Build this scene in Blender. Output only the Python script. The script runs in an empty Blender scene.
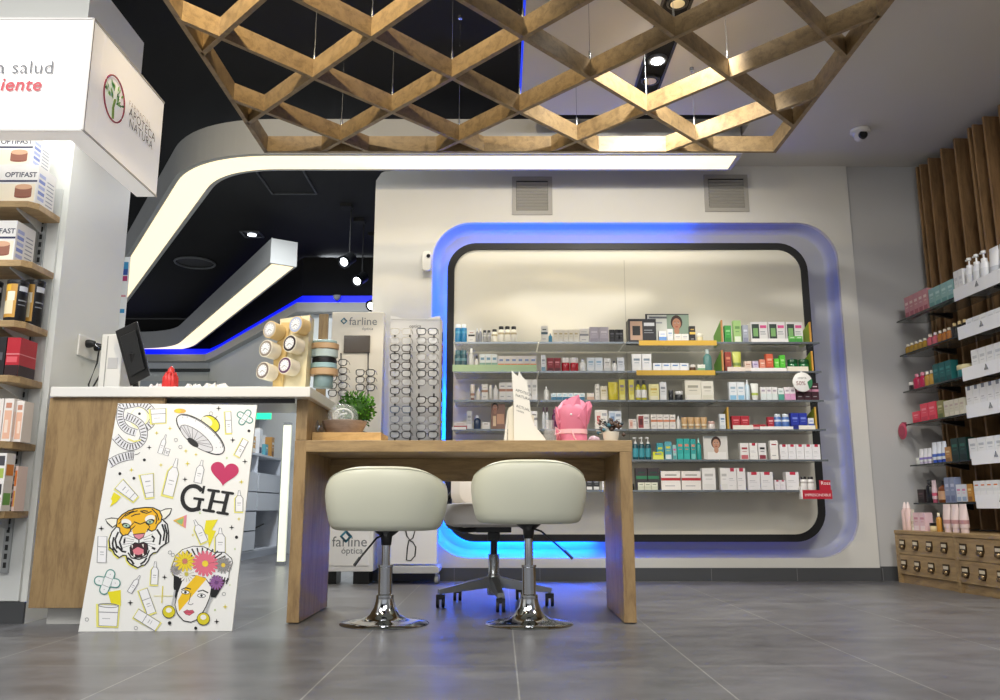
import bpy, bmesh, math, random
from mathutils import Vector, Matrix
random.seed(7)
PI = math.pi
C = bpy.context.scene.collection
# ------------------------------------------------------------------ camera model (1000x700)
F = 820.0; P = math.atan(158/820.0); cp, sp = math.cos(P), math.sin(P); H = 0.46
def ray(u, v):
    x, y = (u-500)/F, (350-v)/F
    return (x, cp-y*sp, sp+y*cp)
def onz(u, v, z=0.0):
    r = ray(u, v); t = (z-H)/r[2]; return Vector((r[0]*t, r[1]*t, z))
def ony(u, v, Y):
    r = ray(u, v); t = Y/r[1]; return Vector((r[0]*t, Y, H+r[2]*t))
def onx(u, v, X):
    r = ray(u, v); t = X/r[0]; return Vector((X, r[1]*t, H+r[2]*t))
# ------------------------------------------------------------------ materials
MATS = {}
def lin(h):
    h = h.lstrip('#'); o = []
    for i in (0, 2, 4):
        c = int(h[i:i+2], 16)/255.0
        o.append(c/12.92 if c <= .04045 else ((c+.055)/1.055)**2.4)
    return (o[0], o[1], o[2], 1.0)
def M(hexc, rough=.5, metal=0.0, alpha=1.0, coat=0.0, emit=0.0):
    k = (hexc, rough, metal, alpha, coat, emit)
    if k in MATS: return MATS[k]
    m = bpy.data.materials.new('mat_'+hexc.strip('#')); m.use_nodes = True
    b = m.node_tree.nodes['Principled BSDF']
    b.inputs['Base Color'].default_value = lin(hexc); b.inputs['Roughness'].default_value = rough
    b.inputs['Metallic'].default_value = metal; b.inputs['Alpha'].default_value = alpha
    b.inputs['Coat Weight'].default_value = coat
    if emit:
        b.inputs['Emission Color'].default_value = lin(hexc); b.inputs['Emission Strength'].default_value = emit
    else:
        # faint procedural unevenness in the gloss
        n = m.node_tree.nodes.new('ShaderNodeTexNoise'); n.inputs['Scale'].default_value = 14
        mr = m.node_tree.nodes.new('ShaderNodeMapRange')
        mr.inputs['To Min'].default_value = max(0, rough-.06); mr.inputs['To Max'].default_value = min(1, rough+.06)
        m.node_tree.links.new(n.outputs['Fac'], mr.inputs['Value']); m.node_tree.links.new(mr.outputs['Result'], b.inputs['Roughness'])
    MATS[k] = m; return m
def nodes_mat(name):
    m = bpy.data.materials.new(name); m.use_nodes = True
    return m, m.node_tree.nodes, m.node_tree.links, m.node_tree.nodes['Principled BSDF']
def wood(name, c1, c2, scale=(1, 1, 1), rough=.45):
    m, N, L, b = nodes_mat(name)
    tc = N.new('ShaderNodeTexCoord'); mp = N.new('ShaderNodeMapping'); mp.inputs['Scale'].default_value = scale
    n1 = N.new('ShaderNodeTexNoise'); n1.inputs['Scale'].default_value = 6; n1.inputs['Detail'].default_value = 8; n1.inputs['Distortion'].default_value = .6
    n2 = N.new('ShaderNodeTexNoise'); n2.inputs['Scale'].default_value = 38; n2.inputs['Detail'].default_value = 3
    mx = N.new('ShaderNodeMath'); mx.operation = 'MULTIPLY_ADD'; mx.inputs[1].default_value = .35
    r = N.new('ShaderNodeValToRGB'); r.color_ramp.elements[0].position = .32; r.color_ramp.elements[1].position = .78
    r.color_ramp.elements[0].color = lin(c1); r.color_ramp.elements[1].color = lin(c2)
    L.new(tc.outputs['Object'], mp.inputs['Vector']); L.new(mp.outputs['Vector'], n1.inputs['Vector']); L.new(mp.outputs['Vector'], n2.inputs['Vector'])
    L.new(n2.outputs['Fac'], mx.inputs[0]); L.new(n1.outputs['Fac'], mx.inputs[2]); L.new(mx.outputs[0], r.inputs['Fac'])
    L.new(r.outputs['Color'], b.inputs['Base Color']); b.inputs['Roughness'].default_value = rough
    bp = N.new('ShaderNodeBump'); bp.inputs['Strength'].default_value = .06; L.new(n2.outputs['Fac'], bp.inputs['Height']); L.new(bp.outputs['Normal'], b.inputs['Normal'])
    return m
def plaster(name, c, rough=.6, amp=.05):
    m, N, L, b = nodes_mat(name)
    n = N.new('ShaderNodeTexNoise'); n.inputs['Scale'].default_value = 1.7; n.inputs['Detail'].default_value = 5
    r = N.new('ShaderNodeValToRGB'); a = lin(c)
    r.color_ramp.elements[0].position = .3; r.color_ramp.elements[1].position = .7
    r.color_ramp.elements[0].color = (a[0]*(1-amp), a[1]*(1-amp), a[2]*(1-amp), 1); r.color_ramp.elements[1].color = a
    tc = N.new('ShaderNodeTexCoord'); L.new(tc.outputs['Object'], n.inputs['Vector'])
    L.new(n.outputs['Fac'], r.inputs['Fac']); L.new(r.outputs['Color'], b.inputs['Base Color']); b.inputs['Roughness'].default_value = rough
    return m
def floor_mat():
    m, N, L, b = nodes_mat('floor_tile')
    tc = N.new('ShaderNodeTexCoord'); sx_ = N.new('ShaderNodeSeparateXYZ'); cx_ = N.new('ShaderNodeCombineXYZ')
    ax = N.new('ShaderNodeMath'); ax.operation = 'ADD'; ax.inputs[1].default_value = -2.565+.535+10.7
    ay = N.new('ShaderNodeMath'); ay.operation = 'ADD'; ay.inputs[1].default_value = .487+10.7
    L.new(tc.outputs['Object'], sx_.inputs[0]); L.new(sx_.outputs['Y'], ax.inputs[0]); L.new(sx_.outputs['X'], ay.inputs[0]); L.new(ax.outputs[0], cx_.inputs['X']); L.new(ay.outputs[0], cx_.inputs['Y'])
    br = N.new('ShaderNodeTexBrick'); br.inputs['Scale'].default_value = 1.0; br.inputs['Mortar Size'].default_value = .002
    br.inputs['Mortar Smooth'].default_value = 0; br.inputs['Brick Width'].default_value = 1.07; br.inputs['Row Height'].default_value = .535
    br.offset = .5
    br.inputs['Color1'].default_value = lin('#6d6d70'); br.inputs['Color2'].default_value = lin('#636367'); br.inputs['Mortar'].default_value = lin('#9a9a98')
    L.new(cx_.outputs[0], br.inputs['Vector'])
    mp2 = N.new('ShaderNodeMapping'); mp2.inputs['Scale'].default_value = (1.0, 2.0, 1)
    n = N.new('ShaderNodeTexNoise'); n.inputs['Scale'].default_value = 3.2; n.inputs['Detail'].default_value = 12; n.inputs['Roughness'].default_value = .7; n.inputs['Distortion'].default_value = .4
    L.new(tc.outputs['Object'], mp2.inputs['Vector']); L.new(mp2.outputs['Vector'], n.inputs['Vector'])
    r = N.new('ShaderNodeValToRGB'); r.color_ramp.elements[0].position = .3; r.color_ramp.elements[1].position = .72
    r.color_ramp.elements[0].color = (.55, .55, .55, 1); r.color_ramp.elements[1].color = (1.38, 1.38, 1.37, 1)
    L.new(n.outputs['Fac'], r.inputs['Fac'])
    mx = N.new('ShaderNodeMix'); mx.data_type = 'RGBA'; mx.blend_type = 'MULTIPLY'; mx.inputs['Factor'].default_value = 1
    L.new(br.outputs['Color'], mx.inputs[6]); L.new(r.outputs['Color'], mx.inputs[7]); L.new(mx.outputs[2], b.inputs['Base Color'])
    mr = N.new('ShaderNodeMapRange'); mr.inputs['To Min'].default_value = .24; mr.inputs['To Max'].default_value = .42
    L.new(n.outputs['Fac'], mr.inputs['Value']); L.new(mr.outputs['Result'], b.inputs['Roughness'])
    return m
OAK = wood('oak_light', '#7a6248', '#aa9068', (1, 1, 6))
OAKH = wood('oak_horizontal', '#7e6646', '#ad9268', (1.2, 5, 8))
OAKV = wood('oak_vertical', '#72593c', '#a3885f', (5, 5, .9))
WALNUT = wood('walnut_slat', '#55412b', '#876947', (6, 6, .8))
LATW = wood('lattice_ply', '#64523b', '#97805c', (4, 4, 5), .4)
WHITE = plaster('wall_white', '#cfcec9', .55)
COVE = plaster('cove_shaded', '#a9abb0', .5, .02)  # wall white darkened in the recess; low ambient light painted into the colour
CREAMW = plaster('niche_back', '#dedacb', .5, .02)
GREYW = plaster('wall_grey', '#b4b4b4', .6)
CEILW = plaster('ceiling_white', '#d2d0cc', .7, .03)
BLACKC = plaster('ceiling_black', '#050506', .85, .3)
SOFF = plaster('soffit_paint', '#b9bab8', .5)
BASEB = plaster('baseboard_tile', '#4b4d50', .4, .25)
LACQ = M('#e9e8e2', .3); BLACK = M('#101113', .35); CHROME = M('#c9ccd0', .08, 1.0); DKMET = M('#55585c', .3, .8)
STEEL = M('#a9adb1', .25, .9); FROST = M('#f2f4f4', .2)
def glassy(name, col, alpha, rough=.05):
    m, N, L, b = nodes_mat(name)
    b.inputs['Base Color'].default_value = lin(col); b.inputs['Alpha'].default_value = alpha; b.inputs['Roughness'].default_value = rough
    return m
GLSHELF = glassy('shelf_glass', '#7d868c', .5); GLCLEAR = glassy('clear_glass', '#dfe8ea', .25); GLBOT = glassy('tinted_bottle_glass', '#5f8d8a', .6)
LENS = glassy('lens_glass', '#f5f8fa', .35)
# ------------------------------------------------------------------ mesh helpers
class MB:
    def __init__(s): s.v = []; s.f = []; s.m = []; s.mats = []; s.smooth = []
    def mi(s, mat):
        if mat not in s.mats: s.mats.append(mat)
        return s.mats.index(mat)
    def add(s, verts, faces, mat, smooth=False):
        n = len(s.v); s.v += [tuple(p) for p in verts]; i = s.mi(mat)
        for f in faces: s.f.append([n+k for k in f]); s.m.append(i); s.smooth.append(smooth)
    def box(s, x0, x1, y0, y1, z0, z1, mat):
        V = [(x0,y0,z0),(x1,y0,z0),(x1,y1,z0),(x0,y1,z0),(x0,y0,z1),(x1,y0,z1),(x1,y1,z1),(x0,y1,z1)]
        s.add(V, [(0,3,2,1),(4,5,6,7),(0,1,5,4),(1,2,6,5),(2,3,7,6),(3,0,4,7)], mat)
    def prism(s, pts, axis, a, b, mat):
        """extrude a closed 2D outline along axis ('x','y','z') from a to b"""
        def mk(p, t): return {'x': (t, p[0], p[1]), 'y': (p[0], t, p[1]), 'z': (p[0], p[1], t)}[axis]
        n = len(pts); V = [mk(p, a) for p in pts]+[mk(p, b) for p in pts]
        s.add(V, [tuple(range(n)), tuple(range(2*n-1, n-1, -1))]+[(i, (i+1) % n, n+(i+1) % n, n+i) for i in range(n)], mat)
    def lathe(s, prof, mat, cx=0, cy=0, n=20, sx=1, sy=1, axis='z', cz=0):
        rings = []
        for r, z in prof:
            ring = []
            for k in range(n):
                a = 2*PI*k/n; x, y = r*sx*math.cos(a), r*sy*math.sin(a)
                ring.append({'z': (cx+x, cy+y, cz+z), 'y': (cx+x, cy+z, cz+y), 'x': (cx+z, cy+x, cz+y)}[axis])
            rings.append(ring)
        V = [p for r in rings for p in r]; Fc = []
        for j in range(len(rings)-1):
            for k in range(n): Fc.append((j*n+k, j*n+(k+1) % n, (j+1)*n+(k+1) % n, (j+1)*n+k))
        Fc.append(tuple(range(n-1, -1, -1))); Fc.append(tuple((len(rings)-1)*n+k for k in range(n)))
        s.add(V, Fc, mat, True)
    def tube(s, pts, r, mat, n=8, closed=False):
        pts = [Vector(p) for p in pts]; V = []; m = len(pts)
        for i, p in enumerate(pts):
            if closed: d = pts[(i+1) % m]-pts[i-1]
            else: d = pts[min(i+1, m-1)]-pts[max(i-1, 0)]
            d.normalize(); up = Vector((0, 0, 1)) if abs(d.z) < .9 else Vector((0, 1, 0))
            a = d.cross(up).normalized(); b = a.cross(d)
            for k in range(n):
                t = 2*PI*k/n; V.append(p+a*r*math.cos(t)+b*r*math.sin(t))
        Fc = [(j*n+k, j*n+(k+1) % n, ((j+1) % m)*n+(k+1) % n, ((j+1) % m)*n+k) for j in range(m if closed else m-1) for k in range(n)]
        if not closed: Fc += [tuple(range(n-1, -1, -1)), tuple((m-1)*n+k for k in range(n))]
        s.add(V, Fc, mat, True)
    def mesh(s, name):
        me = bpy.data.meshes.new(name); me.from_pydata(s.v, [], s.f)
        for m in s.mats: me.materials.append(m)
        me.polygons.foreach_set('material_index', s.m); me.polygons.foreach_set('use_smooth', s.smooth)
        bm = bmesh.new(); bm.from_mesh(me); bmesh.ops.recalc_face_normals(bm, faces=bm.faces); bm.to_mesh(me); bm.free()
        me.update(); return me
    def build(s, name, parent=None, bevel=0, loc=None):
        o = bpy.data.objects.new(name, s.mesh(name)); C.objects.link(o)
        if parent: o.parent = parent
        if loc: o.location = loc
        if bevel:
            b = o.modifiers.new('bevel', 'BEVEL'); b.width = bevel; b.segments = 2; b.limit_method = 'ANGLE'
        if any(s.smooth): 
            e = o.modifiers.new('split', 'EDGE_SPLIT'); e.split_angle = R(50)
        return o
def R(d): return d*PI/180
def tag(o, label, cat, group=None, kind=None):
    o['label'] = label; o['category'] = cat
    if group: o['group'] = group
    if kind: o['kind'] = kind
    return o
def struct(o): o['kind'] = 'structure'; return o
def thing(name, label, cat, loc=(0, 0, 0), rotz=0, group=None):
    o = bpy.data.objects.new(name, None); C.objects.link(o); o.location = loc; o.rotation_euler = (0, 0, rotz); o.empty_display_size = .05
    return tag(o, label, cat, group)
def bx(name, x0, x1, y0, y1, z0, z1, mat, parent=None, bevel=0):
    b = MB(); b.box(x0, x1, y0, y1, z0, z1, mat); return b.build(name, parent, bevel)
def rrect(x0, x1, z0, z1, r, n=8):
    pts = []
    rr = r if isinstance(r, (tuple, list)) else (r,)*4   # bl, br, tr, tl
    for (cx, cz, a0, q) in ((x0+rr[0], z0+rr[0], PI, rr[0]), (x1-rr[1], z0+rr[1], 1.5*PI, rr[1]), (x1-rr[2], z1-rr[2], 0, rr[2]), (x0+rr[3], z1-rr[3], .5*PI, rr[3])):
        for k in range(n+1):
            a = a0+.5*PI*k/n; pts.append((cx+q*math.cos(a), cz+q*math.sin(a)))
    return pts
def loft(b, loops, mat, smooth=True, closed=True):
    n = len(loops[0]); V = [p for l in loops for p in l]; Fc = []
    for j in range(len(loops)-1):
        for k in range(n if closed else n-1): Fc.append((j*n+k, j*n+(k+1) % n, (j+1)*n+(k+1) % n, (j+1)*n+k))
    b.add(V, Fc, mat, smooth)
def text_mesh(txt, size, bold=0.0, align='LEFT', shear=0.0, space=1.0):
    cu = bpy.data.curves.new('t', 'FONT'); cu.body = txt; cu.size = size; cu.align_x = align; cu.shear = shear; cu.offset = bold; cu.space_character = space
    cu.resolution_u = 3
    o = bpy.data.objects.new('t', cu); C.objects.link(o); dg = bpy.context.evaluated_depsgraph_get(); dg.update()
    me = bpy.data.meshes.new_from_object(o.evaluated_get(dg)); V = [tuple(v.co) for v in me.vertices]; Fc = [tuple(p.vertices) for p in me.polygons]
    bpy.data.objects.remove(o); bpy.data.curves.remove(cu); bpy.data.meshes.remove(me)
    return V, Fc
def add_text(b, txt, size, org, xdir, zdir, mat, **kw):
    V, Fc = text_mesh(txt, size, **kw); org, xd, zd = Vector(org), Vector(xdir), Vector(zdir)
    b.add([org+xd*v[0]+zd*v[1] for v in V], Fc, mat)

# ================================================================== THE SETTING
YB = 5.45
b = MB(); b.box(-6.5, 4.5, -2.5, 14, -.1, 0, floor_mat()); struct(b.build('floor'))
# white ceiling slab on the right, with a dark slot behind it
b = MB()
b.box(.125, 4.5, -2.5, 4.68, 2.835, 2.93, CEILW); b.box(1.57, 4.5, 4.68, 5.75, 2.835, 2.93, CEILW); struct(b.build('ceiling_white'))
bx('ceiling_black', -8, 4.5, -2.5, 14, 3.15, 3.25, BLACKC)['kind'] = 'structure'
# blue led line on the edge of the white ceiling
BLUE = lambda s: M('#0a3cff', .5, emit=s)
t = thing('led_strip', 'blue light line on the long edge where white ceiling meets black', 'light strip', (.12, 1, 2.86))
bx('diffuser', -.004, .004, -3, 3.68, -.012, .06, BLUE(.5), t)
# back wall with the rounded niche
b = MB()
x0, x1, ztop = -.875, 2.447, 2.834
no = rrect(-.467, 2.34, .143, 2.415, .27, 10)
# front skin as strips between outer outline and niche mouth: match point by point
def ray_to_rect(px, pz, cx, cz, X0, X1, Z0, Z1):
    dx, dz = px-cx, pz-cz; t = 1e9
    if dx > 1e-6: t = min(t, (X1-cx)/dx)
    if dx < -1e-6: t = min(t, (X0-cx)/dx)
    if dz > 1e-6: t = min(t, (Z1-cz)/dz)
    if dz < -1e-6: t = min(t, (Z0-cz)/dz)
    return (cx+dx*t, cz+dz*t)
cx, cz = .93, 1.28
def dens(pts, step=.12):
    out = []
    for i, p in enumerate(pts):
        q = pts[(i+1) % len(pts)]; d = math.hypot(q[0]-p[0], q[1]-p[1]); k = max(1, int(d/step))
        for j in range(k): out.append((p[0]+(q[0]-p[0])*j/k, p[1]+(q[1]-p[1])*j/k))
    return out
def nang(p): return math.atan2(p[1]-cz, p[0]-cx)
ins = dens(no)
corners = [(x0, 0), (x1, 0), (x1, ztop), (x0, ztop)]
outer = [ray_to_rect(p[0], p[1], cx, cz, x0, x1, 0, ztop) for p in ins]
for c in corners:   # snap nearest outer point to each corner
    i = min(range(len(outer)), key=lambda k: abs((nang(outer[k])-nang(c)+PI) % (2*PI)-PI)); outer[i] = c
# rounded top-left corner of the wall
outer2 = []
for p in outer:
    X, Z = p; r = .09
    if X < x0+r and Z > 2.80-r:
        dx, dz = X-(x0+r), Z-(2.80-r); d = math.hypot(dx, dz)
        if d > 0: X, Z = x0+r+dx/d*r, 2.80-r+dz/d*r
    elif Z > 2.80 and X < -.3: Z = 2.80
    outer2.append((X, Z))
outer = outer2
fr = [(p[0], YB, p[1]) for p in outer]
def offs(pts, d):
    n = len(pts); out = []
    for i in range(n):
        a, c = Vector(pts[i-1]), Vector(pts[(i+1) % n]); t = (c-a).normalized(); out.append((pts[i][0]-t.y*d, pts[i][1]+t.x*d))
    return out
loops = [[(p[0], YB+.5, p[1]) for p in outer], fr, [(p[0], YB, p[1]) for p in ins]]
for k in range(1, 7):
    a = k/6*PI/2; q = offs(ins, .05*(1-math.cos(a))+.0); loops.append([(p[0], YB+.13*math.sin(a), p[1]) for p in q])
loft(b, loops[:3], WHITE, False); loft(b, loops[2:4], WHITE, True); loft(b, loops[3:], COVE, True)
q = offs(ins, .05); b.add([(p[0], YB+.13, p[1]) for p in q], [tuple(range(len(q)))], COVE)
struct(b.build('wall_back'))
bx('baseboard_back', x0+.003, x1-.003, YB-.014, YB, 0, .082, BASEB)['kind'] = 'structure'
for k_ in range(7): bx('trim_2', x0+.03+.55*k_, x0+.033+.55*k_, YB-.0146, YB-.014, 0, .08, M('#77787a'))['kind'] = 'structure'
bx('wall_back_right', x1, 4.5, 5.465, 5.6, 0, 2.835, GREYW)['kind'] = 'structure'
bx('baseboard_right', x1, 2.62, 5.452, 5.465, 0, .09, BASEB)['kind'] = 'structure'
bx('wall_right', 3.12, 3.25, -2.5, 5.465, 0, 2.835, GREYW)['kind'] = 'structure'
# pillar on the left
b = MB(); b.box(-3.6, -1.93, 3.476, 4.05, 0, 2.935, plaster('pillar_white_lit', '#e6e8e4', .5, .03)); struct(b.build('wall_left'))  # lighter copy of the wall white; the pillar's brighter light is in this colour
bx('baseboard_left', -3.6, -1.93, 3.462, 3.476, 0, .085, BASEB)['kind'] = 'structure'
bx('wall_left_front', -3.7, -3.6, -2.5, 3.6, 0, 3.15, WHITE)['kind'] = 'structure'
# far wall of the optician's room behind, with its grey fascia and blue line
Z1, Z2 = 2.5, 2.60
Pth = [onz(140, 361.4, Z1), onz(206, 361.4, Z1), onz(216, 357, Z1), onz(298, 312, Z1), onz(330, 312, Z1)]
Pth[0].x = -8; Pth.append(Vector((1.5, Pth[3].y, Z1)))
Pth[4].y = Pth[3].y
b = MB(); V = []
for p in Pth: V += [(p.x, p.y+.12, 0), (p.x, p.y+.12, Z2)]
b.add(V, [(2*i, 2*i+1, 2*i+3, 2*i+2) for i in range(len(Pth)-1)], plaster('far_wall', '#e6ecee', .5)); struct(b.build('wall_far'))
b = MB(); b.add([(x, y, z-Z2+3.14 if k_ % 2 else Z2) for k_, (x, y, z) in enumerate(V)], [(2*i, 2*i+1, 2*i+3, 2*i+2) for i in range(len(Pth)-1)], BLACKC); struct(b.build('wall_far_upper'))
def sweep(b, path, prof, mat, smooth=False):
    """prof: closed list of (side offset, z); path: list of (x,y)"""
    loops = []
    for i, p in enumerate(path):
        a = Vector(path[max(i-1, 0)][:2]); c = Vector(path[min(i+1, len(path)-1)][:2]); d1 = (Vector(p[:2])-a); d2 = (c-Vector(p[:2]))
        if d1.length < 1e-6: d1 = d2
        if d2.length < 1e-6: d2 = d1
        d1.normalize(); d2.normalize(); t = (d1+d2).normalized(); nrm = Vector((-t.y, t.x)); k = 1/max(.5, nrm.dot(Vector((-d1.y, d1.x))))
        loops.append([(p[0]+nrm.x*o*k, p[1]+nrm.y*o*k, z) for o, z in prof])
    n = len(prof); V = [q for l in loops for q in l]; Fc = []
    for j in range(len(loops)-1):
        for k in range(n): Fc.append((j*n+k, j*n+(k+1) % n, (j+1)*n+(k+1) % n, (j+1)*n+k))
    Fc.append(tuple(range(n))); Fc.append(tuple((len(loops)-1)*n+k for k in range(n)))
    b.add(V, Fc, mat, smooth)
pf = [(p.x, p.y) for p in Pth]
b = MB(); sweep(b, pf, [(-.02, Z1), (.10, Z1), (.10, Z2), (-.02, Z2)], SOFF); struct(b.build('trim_1'))
t = thing('led_strip', 'blue light line above the grey fascia of the far optical room', 'light strip', (0, 0, 0))
b = MB(); sweep(b, pf, [(.05, Z2), (.09, Z2), (.09, Z2+.09), (.05, Z2+.09)], M('#0014f0', .5, emit=.9)); b.build('diffuser', t)
# lit soffit beams
STRIP = M('#ffedc4', .5, emit=.92)
def beam(name, label, path, hw=.135, dw=.10, z0=2.70, z1=2.94):
    t = thing(name, label, 'ceiling light beam', (path[0][0], path[0][1], z0))
    rel = [(p[0]-path[0][0], p[1]-path[0][1]) for p in path]
    b = MB(); sweep(b, rel, [(-hw, 0), (hw, 0), (hw, z1-z0), (-hw, z1-z0)], SOFF); b.build('housing', t)
    # diffuser, inset from the ends
    r2 = list(rel); a = Vector(r2[0]); c = Vector(r2[1]); e = (c-a).normalized()*.03; r2[0] = tuple(a+e)
    b = MB(); sweep(b, r2, [(-dw, -.004), (dw, -.004), (dw, .002), (-dw, .002)], STRIP); b.build('diffuser', t)
    return t
arc = []
d = Vector((-.63, 1)).normalized()
p1, p2 = Vector((-1.45, 5.08)), Vector((-1.45, 5.08))
corner = Vector((-1.93, 5.08)); A = corner+Vector((.45, 0)); B = corner+d*.45
for k in range(13):
    s = k/12; arc.append(tuple((A*(1-s)**2+corner*2*s*(1-s)+B*s*s)))
beam('soffit_light', 'long grey ceiling beam with warm light strip bending away at left', [(1.56, 5.08)]+arc+[tuple(corner+d*5.0)])
c2 = Vector((-4.62, 11.62)); s0 = Vector((-2.03, 7.40)); dd = (c2-s0).normalized(); A = c2-dd*.6; B = c2+Vector((-.6, 0)); arc = []
for k in range(9):
    s = k/8; arc.append(tuple((A*(1-s)**2+c2*2*s*(1-s)+B*s*s)))
beam('soffit_light', 'short grey box beam with glowing underside over the back counter', [tuple(s0)]+arc+[(-8, 11.62)], .125, .10)
# ================================================================== WALL NICHE DISPLAY
t = thing('wall_display', 'black rounded frame round the cream back panel of the wall niche', 'display frame', (.88, YB+.0, .24))
ox, oz = .88, .24
outF = rrect(-.361-ox, 2.118-ox, .245-oz, 2.262-oz, .2, 10); inF = rrect(-.314-ox, 2.071-ox, .292-oz, 2.215-oz, .16, 10)
b = MB(); L4 = []
for pts, y in ((outF, .035), (outF, -.014), (inF, -.014), (inF, .035)): L4.append([(p[0], y, p[1]) for p in pts])
loft(b, L4+[L4[0]], M('#0a0a0c', .5), False); b.build('frame', t)
b = MB(); mid = rrect(-.33-ox, 2.09-ox, .28-oz, 2.23-oz, .17, 10); b.prism(mid, 'y', -.005, .03, CREAMW); b.build('back_panel', t)
b = MB()
for u in (624.5,):
    X = ony(u, 280, YB).x-ox; b.box(X-.002, X+.002, -.007, -.004, .15, 1.9, M('#bdb9ab'))
b.build('panel_joint', t)
# led tape hidden behind the frame, throwing blue light on the cove
LEDM = lambda st, c: (lambda m: m)(M(c, .5, emit=st))
def ledline(pts, st, nm, lab, col):
    b = MB(); sweepxz(b, pts, .006, YB+.088, YB+.10, M(col, .5, emit=st)); tag(b.build(nm), lab, 'light strip', 'blue light strips behind the niche frame')
def sweepxz(b, pts, w, y0, y1, mat):
    n = len(pts); V = []
    for i, p in enumerate(pts):
        a, c = Vector(pts[max(i-1, 0)]), Vector(pts[min(i+1, n-1)]); d = (c-a).normalized(); q = Vector((-d.y, d.x))*w/2
        for s_, y in ((1, y0), (1, y1), (-1, y1), (-1, y0)): V.append((p[0]+q.x*s_, y, p[1]+q.y*s_))
    Fc = [(4*j+k, 4*j+(k+1) % 4, 4*j+4+(k+1) % 4, 4*j+4+k) for j in range(n-1) for k in range(4)]+[(0, 1, 2, 3), (4*n-1, 4*n-2, 4*n-3, 4*n-4)]
    b.add(V, Fc, mat)
LR = rrect(-.335, 2.092, .27, 2.236, .19, 6)   # bl, br, tr, tl arcs of 7 points each
AZ, VI = '#005cff', '#2a20ff'
ledline([(-.335+.0, 1.3)]+LR[0:7]+[(.62, .27)], 190, 'led_strip', 'bright blue light strip from niche left side round to bottom edge', AZ)
ledline([(.63, .27)]+LR[7:11], 1.8, 'led_strip', 'dim violet light strip along bottom right of niche frame', VI)
ledline(LR[11:14]+LR[14:18], 1.4, 'led_strip', 'dim violet light strip along right side of niche frame', VI)
ledline(LR[18:21]+[(1.36, 2.236)], 4, 'led_strip', 'dim violet light strip at top right of niche frame', VI)
ledline([(1.35, 2.236)]+LR[21:28]+[(-.335, 1.31)], 48, 'led_strip', 'bright blue light strip along top edge and upper left of niche frame', AZ)
ROWN = ['topmost', 'second', 'third', 'fourth', 'fifth', 'lowest']; BAYN = ['far-left', 'centre-left', 'centre-right', 'far-right']
RV = [342, 371, 400, 429, 459.5, 490]; YF = 5.15
SZ = [ony(640, v, YF).z for v in RV]
BAYU = [(451, 537.5), (540, 626.5), (628.5, 717), (719, 824)]
def ux(u, Y): return None
for r_ in range(6):
    for k, (ua, ub) in enumerate(BAYU):
        xa = ony(ua, 380, YF+.15).x; xb = ony(ub, RV[r_], YF).x if k < 3 else ony(817+r_*1.8, RV[r_], YF).x
        if k == 3: xb = 2.055
        xa = [-.293, .252, .806, 1.372][k]; xb = [.243, .797, 1.363, 2.045][k]
        t = thing('glass_shelf', '%s %s glass shelf of the wall niche' % (ROWN[r_], BAYN[k]), 'shelf', ((xa+xb)/2, YB-.01, SZ[r_]), 0, 'glass shelves in the wall niche')
        w = (xb-xa)/2
        bx('glass_plate', -w, w, YF-YB+.01, -.0, -.008, 0, GLSHELF, t)
        bx('edge_rail', -w, w, YF-YB+.004, YF-YB+.01, -.012, 0, M('#7f868c', .25, .6), t)
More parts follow.
